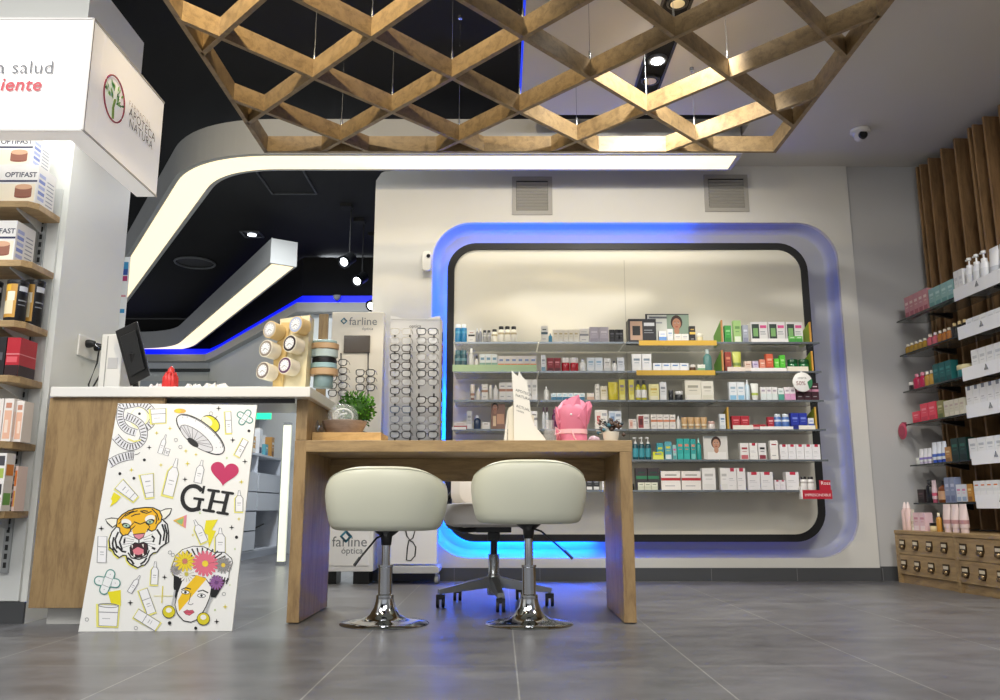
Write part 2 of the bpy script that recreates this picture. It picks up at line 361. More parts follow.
# ================================================================== PRODUCTS
MC = {}
def lathe_mesh(key, fn):
    if key not in MC: b = MB(); fn(b); MC[key] = b.mesh(key[0])
    return MC[key]
def put(me, name, loc=(0, 0, 0), parent=None, rotz=0):
    o = bpy.data.objects.new(name, me); C.objects.link(o); o.location = loc
    if parent: o.parent = parent
    else: o.rotation_euler = (0, 0, rotz)
    if any(p.use_smooth for p in me.polygons[:1]):
        e = o.modifiers.new('split', 'EDGE_SPLIT'); e.split_angle = R(50)
    return o
def q3(x): return round(x, 3)
def product(kind, w, h, dpt, cols, loc, rotz=0, name=None):
    """one product, its back/front centred on loc, front facing local -y; returns root"""
    w, h, dpt = q3(w), q3(h), q3(dpt); c = cols
    if kind in ('carton', 'tag', 'band', 'pic', 'low'):
        def f(b):
            m = M(c[0], .4); b.box(-w/2, w/2, 0, dpt, 0, h, m); e = -.0006
            def dec(x0, x1, z0, z1, hx, ee=e):
                b.add([(-w/2+w*x0, ee, h*z0), (-w/2+w*x1, ee, h*z0), (-w/2+w*x1, ee, h*z1), (-w/2+w*x0, ee, h*z1)], [(0, 1, 2, 3)], M(hx, .45))
            if kind == 'tag':
                dec(.3, .75, .84, 1.0, c[1]); dec(.15, .6, .5, .53, '#b7b7bb'); dec(.15, .75, .42, .44, '#c9c9cc'); dec(.15, .5, .2, .22, '#c9c9cc')
            elif kind == 'band':
                dec(0, 1, .5, .64, c[1]); dec(.2, .8, .76, .82, c[2] if len(c) > 2 else '#8a8a8e'); dec(.2, .7, .2, .24, '#a9a9ad')
            elif kind == 'carton':
                dec(.18, .82, .62, .74, c[1]); dec(.25, .75, .48, .51, c[1]); dec(.1, .9, .04, .28, c[2] if len(c) > 2 else c[1])
            elif kind == 'low':
                dec(0, 1, 0, .5, c[1]); dec(.2, .8, .66, .8, c[2] if len(c) > 2 else c[1])
            elif kind == 'pic':
                dec(.06, .5, .1, .9, c[1]); dec(.14, .42, .3, .7, c[2], 2*e); dec(.56, .94, .7, .84, c[3] if len(c) > 3 else c[2]); dec(.56, .86, .5, .54, '#8d9096'); dec(.56, .9, .4, .43, '#8d9096')
        return put(lathe_mesh(('carton', kind, w, h, dpt, c), f), name or 'carton', loc, None, rotz)
    r = w/2; sy = min(1, dpt/w)
    if kind == 'bottle':       # body, label, cap
        def f(b): b.lathe([(r*.9, 0), (r, .006), (r, h*.62), (r*.82, h*.72), (r*.42, h*.78), (r*.4, h*.84)], M(c[0], .25), sy=sy); 
        o = put(lathe_mesh(('bottle', w, h, dpt, c[0]), f), name or 'bottle', (loc[0], loc[1], loc[2]), None, rotz)
        def g(b): b.lathe([(r*.5, h*.8), (r*.5, h*.985), (r*.45, h)], M(c[1], .3), sy=sy, n=16)
        put(lathe_mesh(('cap', w, h, dpt, c[1]), g), 'cap', parent=o)
        if len(c) > 2:
            def g(b): b.lathe([(r*1.015, h*.14), (r*1.015, h*.52)], M(c[2], .45), sy=sy)
            put(lathe_mesh(('label', w, h, dpt, c[2]), g), 'product_label', parent=o)
        return o
    if kind == 'wide':         # bottle with a full-width block cap
        def f(b): b.lathe([(r*.92, 0), (r, .005), (r, h*.78), (r*.9, h*.8)], M(c[0], .3), sy=sy)
        o = put(lathe_mesh(('wideb', w, h, dpt, c[0]), f), name or 'bottle', loc, None, rotz)
        def g(b): b.lathe([(r*.82, h*.8), (r*.82, h*.98), (r*.74, h)], M(c[1], .3), sy=sy)
        put(lathe_mesh(('widecap', w, h, dpt, c[1]), g), 'cap', parent=o)
        if len(c) > 2:
            def g(b): b.lathe([(r*1.015, h*.5), (r*1.015, h*.62)], M(c[2], .45), sy=sy)
            put(lathe_mesh(('wl', w, h, dpt, c[2]), g), 'product_label', parent=o)
        return o
    if kind == 'pump':
        def f(b): b.lathe([(r*.92, 0), (r, .006), (r, h*.6), (r*.75, h*.68), (r*.35, h*.72)], M(c[0], .3), sy=sy)
        o = put(lathe_mesh(('pumpb', w, h, dpt, c[0]), f), name or 'pump_bottle', loc, None, rotz)
        def g(b):
            b.lathe([(r*.55, h*.7), (r*.55, h*.78), (r*.16, h*.8), (r*.14, h*.92), (r*.4, h*.93), (r*.42, h)], M(c[1], .3), n=14)
            b.box(-r*.95, 0, -r*.15, r*.15, h*.94, h*.985, M(c[1], .3))
        put(lathe_mesh(('pumph', w, h, dpt, c[1]), g), 'pump_head', parent=o)
        if len(c) > 2:
            def g(b): b.lathe([(r*1.015, h*.12), (r*1.015, h*.5)], M(c[2], .45), sy=sy)
            put(lathe_mesh(('label', w, h, dpt, c[2]), g), 'product_label', parent=o)
        return o
    if kind == 'spray':
        def f(b): b.lathe([(r*.92, 0), (r, .006), (r, h*.68), (r*.6, h*.76), (r*.3, h*.8)], M(c[0], .3), sy=sy)
        o = put(lathe_mesh(('sprayb', w, h, dpt, c[0]), f), name or 'bottle', loc, None, rotz)
        def g(b): b.lathe([(r*.5, h*.78), (r*.42, h*.86), (r*.15, h)], M(c[1], .3), n=14)
        put(lathe_mesh(('spcap', w, h, dpt, c[1]), g), 'cap', parent=o)
        return o
    if kind == 'tube':         # standing on its cap, crimped flat at the top
        def f(b):
            n = 16; loops = []
            for z, a, bb in ((h*.16, .8, .8), (h*.2, .86, .86), (h*.5, .95, .8), (h*.8, 1, .45), (h*.97, 1, .06), (h, 1, .05)):
                loops.append([(r*a*math.cos(2*PI*k/n), dpt/2*bb*math.sin(2*PI*k/n), z) for k in range(n)])
            loft(b, loops, M(c[0], .35)); b.add(loops[-1], [tuple(range(n))], M(c[0], .35)); 
            if len(c) > 2: loft(b, [[(x*1.03, y*1.03, h*.3) for x, y, z in loops[1]], [(x*1.03, y*1.03, h*.44) for x, y, z in loops[2]]], M(c[2], .4))
        o = put(lathe_mesh(('tube', w, h, dpt, c), f), name or 'cream_tube', loc, None, rotz)
        def g(b): b.lathe([(r*.7, 0), (r*.72, h*.16), (r*.6, h*.17)], M(c[1], .35), sy=sy)
        put(lathe_mesh(('tcap', w, h, dpt, c[1]), g), 'cap', parent=o); return o
    if kind == 'jar':
        def f(b): b.lathe([(r*.85, 0), (r, h*.12), (r, h*.6), (r*.9, h*.66)], M(c[0], .2), sy=sy)
        o = put(lathe_mesh(('jar', w, h, dpt, c[0]), f), name or 'jar', loc, None, rotz)
        def g(b): b.lathe([(r*.95, h*.64), (r, h*.68), (r, h*.97), (r*.93, h)], M(c[1], .3), sy=sy)
        put(lathe_mesh(('lid', w, h, dpt, c[1]), g), 'lid', parent=o); return o
    if kind == 'pouch':
        def f(b):
            n = 16; loops = []
            for z, a, bb in ((0, .9, .8), (h*.1, 1, 1), (h*.55, 1, .8), (h*.92, .97, .1), (h, .97, .08)):
                loops.append([(r*a*math.copysign(abs(math.cos(2*PI*k/n))**.5, math.cos(2*PI*k/n)), dpt/2*bb*math.sin(2*PI*k/n), z) for k in range(n)])
            loft(b, loops, M(c[0], .3)); b.add(loops[-1], [tuple(range(n))], M(c[0], .3)); b.add(loops[0], [tuple(range(n))], M(c[0], .3))
        o = put(lathe_mesh(('pouch', w, h, dpt, c), f), name or 'pouch', loc, None, rotz)
        def g(b): b.lathe([(r*.7, h*.12), (r*.7, h*.4)], M(c[1], .4), sy=dpt/w*1.25)
        put(lathe_mesh(('plabel', w, h, dpt, c[1]), g), 'product_label', parent=o); return o
ORD = {1: [''], 2: ['left', 'right'], 3: ['left', 'middle', 'right'], 4: ['leftmost', 'second', 'third', 'rightmost'],
       5: ['leftmost', 'second', 'middle', 'fourth', 'rightmost'], 6: ['leftmost', 'second', 'third', 'fourth', 'fifth', 'rightmost']}
NUM = {2: 'two', 3: 'three', 4: 'four', 5: 'five', 6: 'six'}
CAT = {'carton': 'box', 'tag': 'box', 'band': 'box', 'pic': 'box', 'low': 'box', 'bottle': 'bottle', 'wide': 'bottle', 'pump': 'bottle', 'spray': 'bottle', 'tube': 'tube', 'jar': 'jar', 'pouch': 'pouch'}
def plural(s): return s+('es' if s.split()[-1].endswith('x') or s.split()[-1].endswith('ch') else 's')
def lab(i, n, desc, place):
    # desc = 'white carton|with red tag'
    a, _, c = desc.partition('|')
    if n == 1: s = '%s %s, %s' % (a, c, place) if c else '%s, %s' % (a, place)
    else: s = '%s of %s %s %s, %s' % (ORD[n][i], NUM[n], plural(a), c, place) if c else '%s of %s %s, %s' % (ORD[n][i], NUM[n], plural(a), place)
    return s
def niche_row(row, u0, u1, vt, n, kind, cols, desc, dy=0.02, depth=None, base=None, dz=0):
    Y = YF+dy; z0 = SZ[row]+dz if base is None else base
    xa = ony(u0, RV[row], Y).x; xb = ony(u1, RV[row], Y).x; top = ony((u0+u1)/2, vt, Y).z
    w = (xb-xa)/n; um = (u0+u1)/2; bay = 0 if um < 539 else 1 if um < 627.5 else 2 if um < 718 else 3
    lo = [-.293, .252, .806, 1.372][bay]; hi = [.243, .797, 1.363, 2.05][bay]
    place = '%s niche shelf, %s bay' % (ROWN[row], BAYN[bay])
    for i in range(n):
        ww = w*.94; dp = depth or min(max(w*.7, .03), .09)
        x = xa+w*(i+.5)
        if not dz: x = min(max(x, lo+ww/2+.002), hi-ww/2-.002)
        yy = Y if kind in ('carton', 'tag', 'band', 'pic', 'low') else Y+dp/2
        o = product(kind, ww, top-z0, dp, tuple(cols), (x, yy, z0))
        a = desc.partition('|')[0]
        tag(o, lab(i, n, desc, place), CAT[kind], ('%s on the %s niche shelf' % (plural(a), ROWN[row])) if n > 1 else None)
W = '#ecebe6'
PR = [
 (0,454,467,324,2,'wide',('#2a7fb0','#e8eef2','#57a6c8'),'blue mouthwash bottle|with white cap'),
 (0,468,475,330,1,'band',('#e9e6e0','#2c2725','#b98b78'),'small white carton|with dark band'),
 (0,475.5,482,328,2,'bottle',('#8e9093','#d5d6d8'),'slim grey bottle|'),
 (0,482.5,491,330,2,'wide',('#9b9a97','#17171a','#c7c5bf'),'grey bottle|with black cap'),
 (0,491.5,497.5,329,1,'wide',('#e8e2cf','#141416','#b8a878'),'short cream bottle|with black cap'),
 (0,498,517,326,3,'wide',('#eae5d6','#141416','#bfb189'),'tall cream bottle|with black cap'),
 (0,541,548,326,1,'band',('#f1efe8','#3f5a68','#20252a'),'tall white carton|with dark mark'),
 (0,548.5,552.5,333,1,'spray',('#3c86ad','#2b5f80'),'small blue cone bottle|'),
 (0,553,579,329.5,5,'carton',('#efeadb','#c6b78d','#f4f1e8'),'cream carton|with gold print'),
 (0,579.5,589,329,1,'band',('#ebe9e4','#8d8f95','#c9c9c9'),'white carton|with grey band'),
 (0,589.5,609,327,2,'carton',('#b9b3bf','#d5d1d9','#a49dab'),'lilac grey carton|'),
 (0,609.5,626,329.5,3,'carton',('#17171c','#5b5d66','#2a2b33'),'black carton|'),
 (0,628,657.5,319,1,'pic',('#1d1d24','#b99a84','#101015','#cfd3da'),'large black gift box|with copper panel',.015,.10),
 (0,659,667,331,1,'low',('#f0f1f5','#6f9fe0','#c9d7f0'),'white carton|with blue foot'),
 (0,667.5,673.5,329,1,'carton',('#eceef2','#9fb7d8','#dfe4ec'),'slim white carton|with pale print'),
 (0,674.5,689,334,2,'carton',('#efeeea','#c2c4ca','#e6e2da'),'low white carton|'),
 (0,689.8,696,326,1,'band',('#1b1a1c','#e4c25a','#c9a448'),'black carton|with gold band'),
 (0,697,704,333.5,1,'jar',('#e9ddb4','#f2eedd'),'cream jar|'),
 (0,725,732,325.5,1,'carton',('#3aa53f','#8fd48a','#2b8a35'),'bright green carton|'),
 (0,734,742,320.5,1,'carton',('#a7cf7f','#6d9e55','#e6efd8'),'tall pale green carton|'),
 (0,743,749,325,1,'carton',('#a8aebd','#d9dde6','#8a90a6'),'grey blue carton|'),
 (0,751,804,322,3,'pic',('#e3e1df','#2b3b33','#7cae68','#d7518a'),'white box|with dark plant picture'),
 (0,789,803,336,2,'low',('#6fbf5a','#3f9a3b','#cfe8c4'),'small green leaflet carton|',.0,.012),
 (1,452.5,467,350,2,'wide',('#2e5560','#44707a','#6d97a0'),'dark teal bottle|'),
 (1,468,474,348,1,'bottle',('#d9dbd9','#f1f1ee'),'tall white bottle|'),
 (1,474.3,478.7,355,1,'bottle',('#e6e4df','#2a2b2e'),'short white bottle|with dark cap'),
 (1,479.3,497.5,354,3,'low',('#dfe6e6','#8cb3a4','#6f99b3'),'pale carton|with green foot'),
 (1,498,536.5,356,6,'low',('#e3dfdb','#e6823a','#7f94bd'),'white carton|with orange foot'),
 (1,541,546,355,1,'carton',('#e4e6e9','#9aa1aa','#7fa6bd'),'tall white carton|'),
 (1,547,561,358,2,'carton',('#8e1726','#d98d94','#5f0e1a'),'dark red carton|'),
 (1,561.5,579,357.5,2,'jar',('#b3202f','#ede9e6'),'red jar|with white lid'),
 (1,579.5,586.5,359.5,1,'bottle',('#e9ebe7','#d7dadb'),'round white bottle|'),
 (1,587,603,357.5,2,'carton',('#dfe7ee','#8fb6cf','#eef2f4'),'pale blue carton|'),
 (1,604,611,358.3,1,'carton',('#e5e4e0','#a9aaa8','#d2d4d2'),'white carton|with grey lines'),
 (1,612,617.5,360.5,1,'bottle',('#efefec','#55575b'),'white dropper bottle|'),
 (1,618,625.5,357.5,1,'carton',('#d5d9df','#9aa3b4','#e8ebef'),'grey white carton|'),
 (1,632,652,354,2,'carton',('#e9eaea','#7f93a4','#f1f1ef'),'tall white carton|with blue print'),
 (1,653,689,363,4,'low',('#e9edf1','#f3f4f5','#5c8ac6'),'low white carton|with blue print'),
 (1,690,696.5,364.5,1,'jar',('#5d4432','#e8e4dc'),'small brown jar|with white lid'),
 (1,697.5,705.5,364.5,1,'low',('#eef0e6','#86b184','#d9e3cd'),'low carton|with green foot'),
 (1,706.5,715.5,349,1,'bottle',('#5f8d8a','#c4d5d6'),'tall teal glass bottle|'),
 (1,725.5,732,352,1,'carton',('#9e3d2f','#d98f6b','#7b2a22'),'brick red carton|'),
 (1,733.5,743,351,1,'tube',('#c9cf62','#e8ead2','#7f9a4a'),'yellow green tube|'),
 (1,745,752,361,1,'carton',('#e4cfc0','#b98a78','#efe3d8'),'small beige carton|'),
 (1,753,759,361,1,'carton',('#cfc4dc','#8f7fb5','#e8e4ef'),'small lilac carton|'),
 (1,760,766,359.5,1,'carton',('#e08f78','#f2d2c2','#c9634f'),'small salmon carton|'),
 (1,766.5,774,354,1,'carton',('#d4603f','#f0b094','#b8432b'),'orange red carton|'),
 (1,775,780,358.5,1,'carton',('#62cf3f','#b7ee9b','#49b32c'),'short lime green carton|'),
 (1,780.5,786,355,1,'carton',('#56c636','#a6e68a','#3da525'),'tall lime green carton|'),
 (1,789,811,359,2,'jar',('#1f6b3e','#134f2b'),'dark green jar|'),
 (2,470,475,384,1,'tube',('#e3dcd4','#7d5646','#a77c67'),'slim white tube|with brown cap'),
 (2,476,480.7,387,1,'spray',('#e8e4dc','#f4f2ee'),'little white bottle|beside brown cap tube'),
 (2,481.5,488,384,1,'band',('#e8e6e0','#a9826b','#cfc8be'),'narrow white carton|with brown band'),
 (2,489,492.3,385,1,'tube',('#ecebe6','#d8d7d3'),'narrow white tube|'),
 (2,493,498.5,384.5,1,'spray',('#e9e8e6','#f5f5f3'),'white spray bottle|'),
 (2,499,513,382.5,2,'band',('#ebe9e4','#b5806a','#9a9ca2'),'white carton|with brown band'),
 (2,514,525,384,2,'band',('#ebe9e4','#b5806a','#9a9ca2'),'white box|partly behind the brochures'),
 (2,526,537.5,379.5,2,'carton',('#eceae3','#b4b5b2','#f3f2ee'),'tall white carton|'),
 (2,544,549,386,1,'spray',('#e9e9e5','#f3f3f1'),'white spray bottle|'),
 (2,551,585,393,6,'low',('#e5edf0','#356f8f','#7fb7c9'),'low white carton|with teal foot'),
 (2,587,594.5,393,1,'low',('#e4ddd2','#c9a893','#efeae2'),'low beige carton|'),
 (2,595.3,599.8,384,1,'carton',('#e9e7e1','#b9b8b2','#dcdad4'),'tall slim white carton|'),
 (2,600.5,607.5,386,1,'carton',('#e6dfc8','#b9a878','#efe9d8'),'cream carton|'),
 (2,608.5,619,381.5,1,'pouch',('#d6c838','#e9e6dc'),'yellow pouch|with white label'),
 (2,619.8,626,379.5,1,'carton',('#d9cf55','#8a7f92','#e9e48f'),'tall yellow carton|'),
 (2,629,634.5,379.5,1,'carton',('#d9cf55','#a29aa5','#efe98c'),'tall yellow carton|with grey print'),
 (2,636,647.5,380,2,'bottle',('#c6c23a','#17171a','#f1f1ee'),'yellow oil bottle|with black cap'),
 (2,649,659.5,384,1,'carton',('#efe7a9','#d7b951','#f5f1d2'),'pale yellow carton|'),
 (2,660,667,382,1,'carton',('#e3e4e6','#8f949b','#eff0f0'),'white grey carton|'),
 (2,669,674,390,1,'jar',('#24262a','#3b3d42'),'small black jar|'),
 (2,675.5,684,391,1,'jar',('#2a2c2f','#dcdcda'),'black jar|with pale lid'),
 (2,685,702,380,1,'carton',('#e6e1cf','#a8a491','#efebdd'),'big cream box|',.03,.08),
 (2,703.5,716.5,381,1,'carton',('#e9e5d6','#b2ae9f','#dedac6'),'big ivory box|',.03,.08),
 (2,729.5,745.5,382,2,'carton',('#e9eef1','#9fb9c9','#8cc1e0'),'white carton|with sky blue foot'),
 (2,746,751,379,1,'spray',('#cfe2ec','#f1f4f5'),'pale blue spray bottle|'),
 (2,752,760,383,1,'tube',('#e9ebe4','#f0efe9','#b8c860'),'white tube|with yellow print'),
 (2,761,778,387,3,'low',('#ecebe9','#dfe8e6','#b1a8b4'),'white carton|with grey print'),
 (2,778.5,784.5,388,1,'low',('#e6ecec','#4f9f8d','#b1c9c4'),'small white carton|with green foot'),
 (2,785,796,387,2,'low',('#efe8ec','#dc9fc4','#b1a8b4'),'white carton|with pink foot'),
 (2,797,819.5,383,3,'band',('#3a1522','#c98ba4','#e6c9d3'),'maroon carton|with pink band'),
 (3,452,466,422,1,'low',('#e9e4e0','#b2494f','#d9c5c0'),'flat white red carton|',.02,.06),
 (3,466.5,472,411,1,'carton',('#c7c9cb','#8f9297','#e4e4e4'),'tall grey carton|'),
 (3,473.5,481,415,1,'bottle',('#2f4160','#d9dce2'),'navy bottle|with white cap'),
 (3,482,490,422,1,'low',('#ece8e2','#e2dfd6','#b9b5ad'),'flat white carton|',.02,.06),
 (3,514,522,412,1,'carton',('#d9c9bd','#a0705c','#e9e2da'),'pink brown carton|'),
 (3,531,537.5,411,1,'band',('#ebe9e6','#8d8d90','#5d5d61'),'white carton|with grey band'),
 (3,542,549,407,2,'bottle',('#c9cdd0','#4a1d38'),'silver bottle|with plum cap'),
 (3,552,558,409,1,'bottle',('#5b1f4a','#7d3565'),'plum bottle|'),
 (3,595,608,410,1,'pic',('#eceae6','#e5dcd6','#c05a5a','#b0b3ba'),'white box|with red print'),
 (3,609,622,411,1,'pic',('#dfe6ee','#b3c6dd','#7391b8','#9aa9bf'),'pale blue box|'),
 (3,629,637,419,1,'pic',('#f0ebe6','#e8c9be','#d59c8c','#c9c2bc'),'white box|with pink circle'),
 (3,637.5,650,414.5,1,'pic',('#efece9','#9e4440','#5c2326','#b0a9a6'),'white box|with dark red picture'),
 (3,651,676,414.5,4,'band',('#efebe5','#d98b66','#a7a5a2'),'white carton|with orange band'),
 (3,677,681.3,415.5,1,'spray',('#ececea','#f5f5f4'),'slim white bottle|'),
 (3,682,708,417,4,'tube',('#c7a06b','#e3d2b2','#e9dcc2'),'golden beige tube|'),
 (3,708.5,716,421,1,'jar',('#e3dcd8','#c9a79d'),'small pale jar|'),
 (3,720,726,414,1,'carton',('#e5eaee','#6f93b3','#d2dbe2'),'white carton|with blue print'),
 (3,732,750,416,2,'carton',('#b52434','#e38a90','#8c1526'),'red carton|'),
 (3,753,766,424.5,2,'low',('#c9343f','#e9c9c9','#8c1526'),'low red carton|'),
 (3,768,774.5,417,1,'carton',('#b0293a','#e9b9bd','#d5666f'),'narrow red carton|'),
 (3,775,791,413.8,2,'wide',('#4e74b5','#d4dbe2','#e5eaf2'),'blue can|with white lid'),
 (3,791.5,808,413,2,'carton',('#2234a3','#7f8fe0','#17247e'),'royal blue carton|'),
 (3,808.8,814.5,418,1,'low',('#e5e9f0','#3a55b5','#a0b0d8'),'small white carton|with blue foot'),
 (4,633,652,437,3,'pump',('#0f4a57','#f1f3f3','#3f97a6'),'dark teal pump bottle|',.03),
 (4,653,664,452,1,'low',('#cfd934','#dfe66a','#5a83b8'),'low lime box|',.0,.02),
 (4,657,664,443,1,'carton',('#3f9fb0','#d6dd54','#5fb6b0'),'teal carton|behind the lime box',.03),
 (4,665,672.3,441.5,1,'carton',('#5fb0c0','#e6e04a','#e7eef0'),'teal carton|with yellow print'),
 (4,673,677,445,1,'carton',('#9fd0cf','#d95f9f','#4fa8a8'),'slim teal carton|with pink print'),
 (4,677.5,690.5,438.5,2,'carton',('#2fb0ab','#e09078','#3fbdb6'),'turquoise carton|with orange dots'),
 (4,691,696.5,439,1,'carton',('#33a7a6','#d9967e','#7fd0c9'),'narrow turquoise carton|'),
 (4,697,702.5,438,1,'spray',('#2fa39d','#9fd9d6'),'turquoise bottle|'),
 (4,740.5,749.5,443,1,'carton',('#eae8e6','#a22e3c','#c96a72'),'white carton|with red panels'),
 (4,750,758.3,443,1,'tag',('#f0efed','#b22e44'),'white tagged carton|between red and black ones'),
 (4,758.8,767,443,1,'carton',('#e8e6e6','#1c1a1e','#8a3040'),'white carton|with black panel'),
 (4,770.5,779,440.5,1,'band',('#efece8','#e9e6e2','#a0283a'),'tall white carton|beside the tagged ones'),
 (4,780.5,821,444.5,5,'tag',('#e9e8ea','#c02c48'),'white carton|with red tag'),
 (5,629.8,635,484,1,'jar',('#1b1d1f','#2d3134'),'small black jar|'),
 (5,636,660,468,2,'band',('#3b3438','#2f7a55','#1d4a38'),'dark photo box|with green band'),
 (5,638,658,482.5,3,'low',('#d9dac9','#c3c7b3','#8f9a86'),'pale leaf carton|before dark boxes',-.0,.012),
 (5,661,702,471,2,'band',('#ede9e4','#b52a33','#8f8b88'),'wide white box|with red band'),
 (5,702.5,716.5,468,1,'carton',('#edecea','#c4c3c1','#e4e3e0'),'large white carton|'),
 (5,719.5,727.5,468,1,'carton',('#edecea','#c4c3c1','#e4e3e0'),'plain white carton|'),
 (5,728.3,746.5,468,2,'tag',('#eceaea','#b93850'),'tall white carton|with red tag'),
 (5,748,774,472,2,'tag',('#e9e8ea','#c02c48'),'wide white carton|with red tag'),
 (5,775,786,480,2,'tag',('#e9e4e8','#b9405c'),'small white carton|with red tag'),
 (5,786.5,800,472,1,'tag',('#e9e8ea','#c02c48'),'broad white carton|with red tag'),
 (5,801.5,815.5,476.5,2,'wide',('#e5e3e2','#1d1b1e','#b0adab'),'white bottle|with black cap'),
 (5,586,600,478,2,'carton',('#2b2c30','#8a8c92','#d9d9d9'),'dark carton|low behind the desk'),
 (5,602,616,480,2,'carton',('#e4e3e2','#9a9a9e','#c9c9c9'),'white carton|low behind the desk'),
]
for a in PR: niche_row(*a)
def strip(row, u0, u1, v0, v1, col, label, name='price_strip', cat='price strip', dy=-.004, dpt=.003):
    Y = YF+dy; a = ony(u0, v1, Y); c = ony(u1, v0, Y)
    o = bx(name, 0, c.x-a.x, -dpt, 0, 0, c.z-a.z, M(col, .4)); o.location = (a.x, Y, a.z); tag(o, label, cat); return o
strip(1, 452.5, 536.5, 364.8, 371.5, '#b3cfa2', 'pale green shelf strip, second niche shelf, far-left bay')
strip(0, 639, 716.5, 340.5, 345.5, '#d8ae3c', 'yellow tray front, topmost niche shelf, centre-right bay', 'display_tray', 'tray')
strip(1, 636.5, 715, 370.3, 375.3, '#d8ae3c', 'yellow tray front, second niche shelf, centre-right bay', 'display_tray', 'tray')
strip(0, 752, 788, 338.6, 342, '#f2f1ee', 'white price strip, topmost niche shelf, far-right bay')
strip(1, 727.5, 745, 367, 371.3, '#e9dccf', 'left cream price strip, second niche shelf, far-right bay')
strip(1, 751, 786.5, 368, 371.3, '#f0efec', 'middle white price strip, second niche shelf, far-right bay')
strip(1, 787.5, 808, 366.6, 371.3, '#eae3d3', 'right cream price strip, second niche shelf, far-right bay')
strip(3, 733, 753, 425.2, 429.4, '#eee9de', 'left cream price strip, fourth niche shelf, far-right bay')
strip(3, 760, 793, 426.5, 429.4, '#f2f1ee', 'middle white price strip, fourth niche shelf, far-right bay')
strip(3, 799, 815, 425.4, 429.4, '#eee9de', 'right cream price strip, fourth niche shelf, far-right bay')
strip(3, 452, 466, 427, 429.6, '#efece8', 'white price strip, fourth niche shelf, far-left bay')
# printed wing displays standing on shelves (wooden cheek plus green back flap)
def wing(row, u, v0, v1, dirn, label, colE='#c98f52', colG='#5f9a2c'):
    a = ony(u, RV[row], YF+.004); top = ony(u, v0, YF+.004).z; t = thing('display_wing', label, 'shelf display side', (a.x, a.y, SZ[row]))
    h = top-SZ[row]
    b = MB(); b.box(-.004, .006, 0, .012, 0, h, M(colE, .5)); b.build('front_edge', t)
    b = MB(); b.prism([(.012, 0), (.2, 0), (.2, h*.55), (.012, h)], 'x', -.003, .003, M(colG, .5)); b.build('side_panel', t)
wing(0, 722.5, 320, 342, 1, 'wooden-edged green side panel, left end of topmost far-right niche shelf')
wing(0, 811, 322, 342, 1, 'yellow green side panel, right end of topmost far-right niche shelf', '#d39b3c', '#8fae2c')
wing(1, 723, 350, 371, 1, 'wooden-edged green side panel, left end of second far-right niche shelf')
wing(1, 813, 351, 371, 1, 'yellow green side panel, right end of second far-right niche shelf', '#d39b3c', '#8fae2c')
wing(3, 728.5, 407, 429, 1, 'yellow wooden side panel, left end of fourth far-right niche shelf', '#d0a440', '#a08a2a')
wing(3, 816.5, 407, 429, 1, 'yellow wooden side panel, right end of fourth far-right niche shelf', '#d0a440', '#7a8a1a')
# portrait cards
def face_art(b, cx_, cz_, s, y, skin='#c99a7c', hair='#2b1d18', tilt=0):
    def E(x, z, rx, rz, col, k, n=18): b.add([(cx_+x*s+rx*s*math.cos(2*PI*i/n), y-.0006*k, cz_+z*s+rz*s*math.sin(2*PI*i/n)) for i in range(n)], [tuple(range(n))], M(col, .5))
    E(0, .18, .62, .78, hair, 1); E(0, -.75, .28, .4, skin, 2); E(0, 0, .46, .62, skin, 3)
    for sx in (-1, 1): E(.18*sx, .1, .09, .045, '#f1ece8', 4, 10); E(.18*sx, .1, .04, .045, '#2a1a14', 5, 8); E(.18*sx, .2, .12, .025, hair, 4, 8)
    E(0, -.1, .06, .12, '#b98467', 4, 10); E(0, -.32, .16, .055, '#a8483f', 4, 10)
def card(u0, u1, v0, v1, row, Y, bg, label, fu, fv, fs, skin, hair, extra=()):
    a = ony(u0, v1, Y); c = ony(u1, v0, Y); o_ = (a.x, Y, SZ[row]); t = thing('portrait_card', label, 'advertising card', o_)
    b = MB(); b.box(0, c.x-a.x, 0, .003, 0, c.z-SZ[row], M(bg, .5))
    for (eu0, eu1, ev0, ev1, col) in extra:
        p = ony(eu0, ev1, Y); q_ = ony(eu1, ev0, Y); b.add([(p.x-a.x, -.0005, p.z-SZ[row]), (q_.x-a.x, -.0005, p.z-SZ[row]), (q_.x-a.x, -.0005, q_.z-SZ[row]), (p.x-a.x, -.0005, q_.z-SZ[row])], [(0, 1, 2, 3)], M(col, .5))
    f = ony(fu, fv, Y); face_art(b, f.x-a.x, f.z-SZ[row], fs, -.0006, skin, hair); b.build('card', t)
    b = MB(); b.prism([(.003, 0), (.05, 0), (.003, min(.1, (c.z-SZ[row])*.8))], 'x', (c.x-a.x)*.45, (c.x-a.x)*.5, M('#d8d5cd')); b.build('easel_back', t)
card(646, 688.5, 314, 342, 0, YF+.14, '#d9dcd6', 'wide card with a woman face, topmost niche shelf, centre-right bay', 676.5, 324, .062, '#b98366', '#3a241a',
     ((646, 688.5, 314, 315, '#22262a'), (646, 647, 314, 342, '#22262a'), (667.5, 688.5, 315, 342, '#8aa08e'), (649, 667, 316.5, 318.5, '#6b6f75'), (652, 662, 322, 323.5, '#9fa5ad')))
card(704, 727, 436, 459, 4, YF+.05, '#e3e1dc', 'small card with smiling woman in white, fifth niche shelf, centre-right bay', 716, 444, .05, '#c7977c', '#3b241c', ((704, 716.3, 436, 438.5, '#aab0b0'), (708, 726, 452, 459.5, '#f2f1ee')))
card(491, 505, 404, 428, 3, YF+.03, '#8b6a5c', 'small brown card with dark-haired woman, fourth niche shelf, far-left bay', 495, 408, .035, '#a87a66', '#15110f', ((497, 504, 414, 424, '#c99a7c'), (493, 496, 416, 426, '#e4c79f')))
